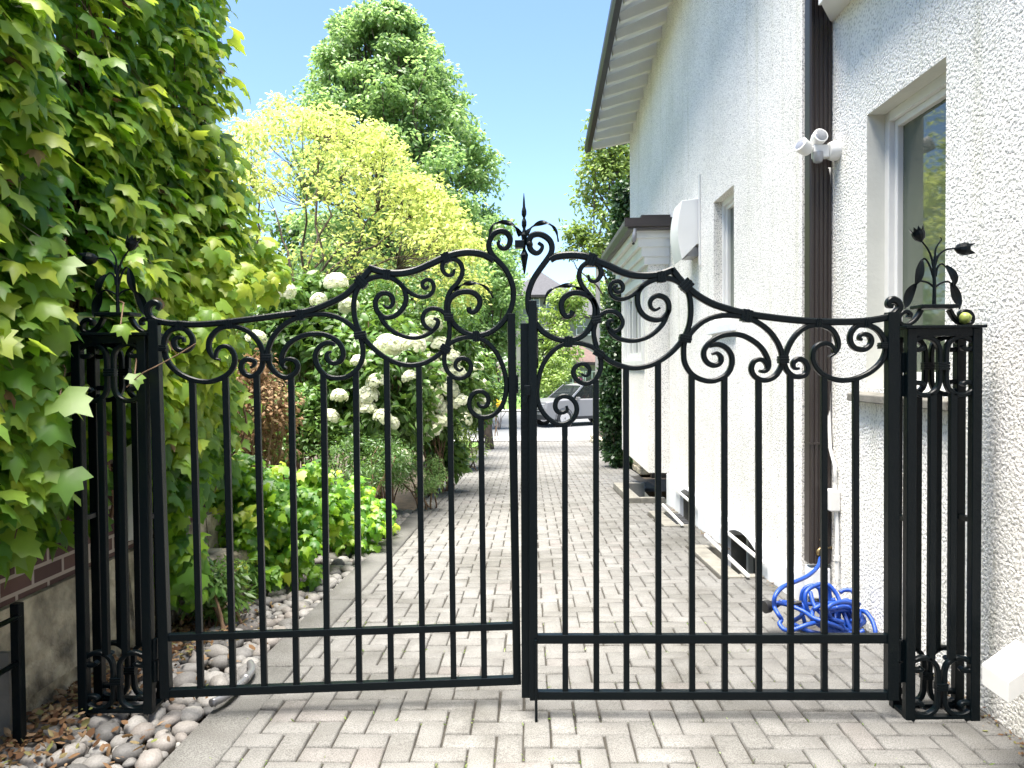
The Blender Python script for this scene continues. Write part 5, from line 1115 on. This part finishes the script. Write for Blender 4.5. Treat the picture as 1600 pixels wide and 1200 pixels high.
# local frame: x runs from the nose (0) back to the tail, y across (0 = left side nearest the camera), z up
body = [(0,.42),(.0,.80),(.06,1.06),(.7,1.13),(1.25,1.15),(4.55,1.13),(4.72,.95),(4.75,.45),(4.5,.32),(.3,.30)]
m = MB(); n = len(body); cs_ = [(.0,.06),(.05,.0),(Wd-.05,.0),(Wd,.06)]
vs = []; fs = []
for (yy, ins) in ((0,.06),(.08,0),(Wd-.08,0),(Wd,.06)):
    for (x, z) in body: vs.append((x+(ins if x < 2 else -ins), yy, z-(ins*.4 if z > .7 else -ins*.2)))
for k in range(3):
    for i in range(n): fs.append((k*n+i, k*n+(i+1)%n, (k+1)*n+(i+1)%n, (k+1)*n+i))
fs += [tuple(range(n))[::-1], tuple(range(3*n, 4*n))]
m.add(vs, fs); carpart(m, 'body', M['carpaint'], bevel=.03)
m = MB(); rfp = [(1.95,1.70),(2.3,1.76),(4.1,1.74),(4.4,1.66)]
vs = [(x, y, z-(.02 if y in (.2, Wd-.2) else 0)) for y in (.2,.4,Wd-.4,Wd-.2) for x, z in rfp]+[(x, y, z-.05) for y in (.2,Wd-.2) for x, z in rfp]
fs = [(k*4+i, k*4+i+1, (k+1)*4+i+1, (k+1)*4+i) for k in range(3) for i in range(3)]+[(16+i,16+i+1,20+i+1,20+i) for i in range(3)]+[(0,1,17,16),(1,2,18,17),(2,3,19,18),(12,13,21,20),(13,14,22,21),(14,15,23,22),(0,16,20,12,8,4),(3,19,23,15,11,7)]
m.add(vs, fs); carpart(m, 'roof', M['carpaint'])
for y, sx in ((0.05,1),(Wd-.05,-1)):
    for (xa, xb, wd) in ((1.2,1.98,.07),(2.55,2.62,.09),(3.5,3.45,.09),(4.55,4.38,.12)):
        m = MB(); m.bar((xa, y, 1.08), (xb, y+sx*.16, 1.70), wd, .05, (0,1,0)); carpart(m, 'pillar', M['carpaint'])
    m = MB(); yy = y+sx*.03
    m.add([(1.27,yy,1.1),(4.5,yy,1.12),(4.35,y+sx*.15,1.68),(1.98,y+sx*.15,1.70)], [(0,1,2,3)]); carpart(m, 'side_window', M['carglass'])
    m = MB(); m.obox((1.55, y-sx*.14, 1.16), (.06,0,0), (0,.09,0), (0,0,.07)); carpart(m, 'mirror', M['carpaint'], bevel=.02)
m = MB(); m.add([(1.22,.1,1.09),(1.22,Wd-.1,1.09),(1.97,Wd-.22,1.70),(1.97,.22,1.70)], [(0,1,2,3)]); carpart(m, 'windscreen', M['carglass'])
m = MB(); m.add([(4.58,.1,1.12),(4.58,Wd-.1,1.12),(4.42,Wd-.22,1.66),(4.42,.22,1.66)], [(0,1,2,3)]); carpart(m, 'rear_window', M['carglass'])
m = MB(); m.box((-.012,.45,.62),(.06,Wd-.45,.96)); gq = carpart(m, 'grille', M['rubber'], bevel=.01)
for z in (.70,.79,.88): m = MB(); m.box((-.028,.47,z-.012),(-.013,Wd-.47,z+.012)); carpart(m, 'grille_bar', M['chrome'])
for y in (.12, Wd-.42): m = MB(); m.box((-.012,y,.78),(.2,y+.30,.97)); carpart(m, 'headlight', M['headlamp'], bevel=.02)
m = MB(); m.box((-.04,.05,.32),(.2,Wd-.05,.52)); carpart(m, 'bumper', M['rubber'], bevel=.02)
m = MB(); m.box((.9,-.012,.30),(3.9,.03,.42)); m.box((.9,Wd-.03,.30),(3.9,Wd+.012,.42)); carpart(m, 'sill_trim', M['rubber'])
for (x, y) in ((.92,-.02),(3.75,-.02),(.92,Wd-.21),(3.75,Wd-.21)):
    m = MB(); m.lathe((x, y, .37), [(.40,.04),(.43,.0),(.43,.2),(.40,.2)], (0,1,0), 24); ar = carpart(m, 'wheel_arch', M['rubber'])
    m = MB(); m.lathe((x, y-.01, .36), [(.22,-.01),(.35,-.005),(.365,.03),(.365,.2),(.35,.24),(.1,.24)], (0,1,0), 24); wh = carpart(m, 'wheel', M['rubber'], smooth='auto')
    m = MB()
    for q in range(9):
        a = q*2*math.pi/9; m.bar((x, y-.028, .36), (x+.21*math.cos(a), y-.028, .36+.21*math.sin(a)), .045, .02, (0,1,0))
    m.lathe((x, y-.03, .36), [(.225,.008),(.235,-.004),(.20,-.004)], (0,1,0), 24); m.build('rim', M['chrome'], wh)
for (x, y) in ((2.2,.35),(2.2,1.1),(3.2,.35),(3.2,1.1)):
    m = MB(); m.box((x,y,.6),(x+.5,y+.48,.8)); m.box((x+.42,y,.8),(x+.56,y+.48,1.38)); carpart(m, 'seat', M['rubber'], bevel=.03)
hd = math.atan2(-.50, -.86)              # heading of the nose
CAR.rotation_euler = (0, 0, hd+math.pi)
fw = at(882, 668, 31.3); ca_, sa_ = math.cos(hd+math.pi), math.sin(hd+math.pi)
CAR.location = (fw.x-.92*ca_, 31.3-.92*sa_, -1.016)
# driver: one continuous body surface, seated
PR = bpy.data.meshes.new('person'); bmv = [(0,0,0),(0,0,.28),(0,0,.46),(0,0,.55),(-.02,0,.66),(-.03,0,.76),(-.02,.17,.45),(-.02,-.17,.45),(-.18,.22,.25),(-.18,-.22,.25),(-.42,.18,.34),(-.42,-.18,.34),(-.40,.1,-.02),(-.40,-.1,-.02)]
PR.from_pydata(bmv, [(0,1),(1,2),(2,3),(3,4),(4,5),(2,6),(2,7),(6,8),(7,9),(8,10),(9,11),(0,12),(0,13)], [])
PO = bpy.data.objects.new('person', PR); COL.objects.link(PO); sk = PO.modifiers.new('skin', 'SKIN'); PO.modifiers.new('sub', 'SUBSURF').levels = 1
for i, r in enumerate((.15,.14,.13,.055,.085,.09,.07,.07,.05,.05,.035,.035,.08,.08)): PR.skin_vertices[0].data[i].radius = (r, r)
PR.skin_vertices[0].data[0].use_root = True; PR.materials.append(M['skin'])
rot = Matrix.Rotation(hd+math.pi, 4, 'Z')
PO.matrix_world = Matrix.Translation(Vector(CAR.location)+rot.to_3x3()@Vector((2.38,.58,.78)))@rot
tag(PO, 'driver in a red top seated behind the window of the silver car', 'person')
m = MB(); m.lathe((0,0,.02), [(.155,0),(.165,.15),(.17,.35),(.13,.46),(.07,.49)], (0,0,1), 14); sh_ = m.build('red_top', M['red']); sh_.parent = PO; sh_.location = (0,0,0)
m = MB(); m.lathe((-.005,0,.68), [(.10,0),(.112,.06),(.09,.14),(.03,.17)], (0,0,1), 14); sh_ = m.build('hair', M['hair']); sh_.parent = PO; sh_.location = (0.03,0,0)
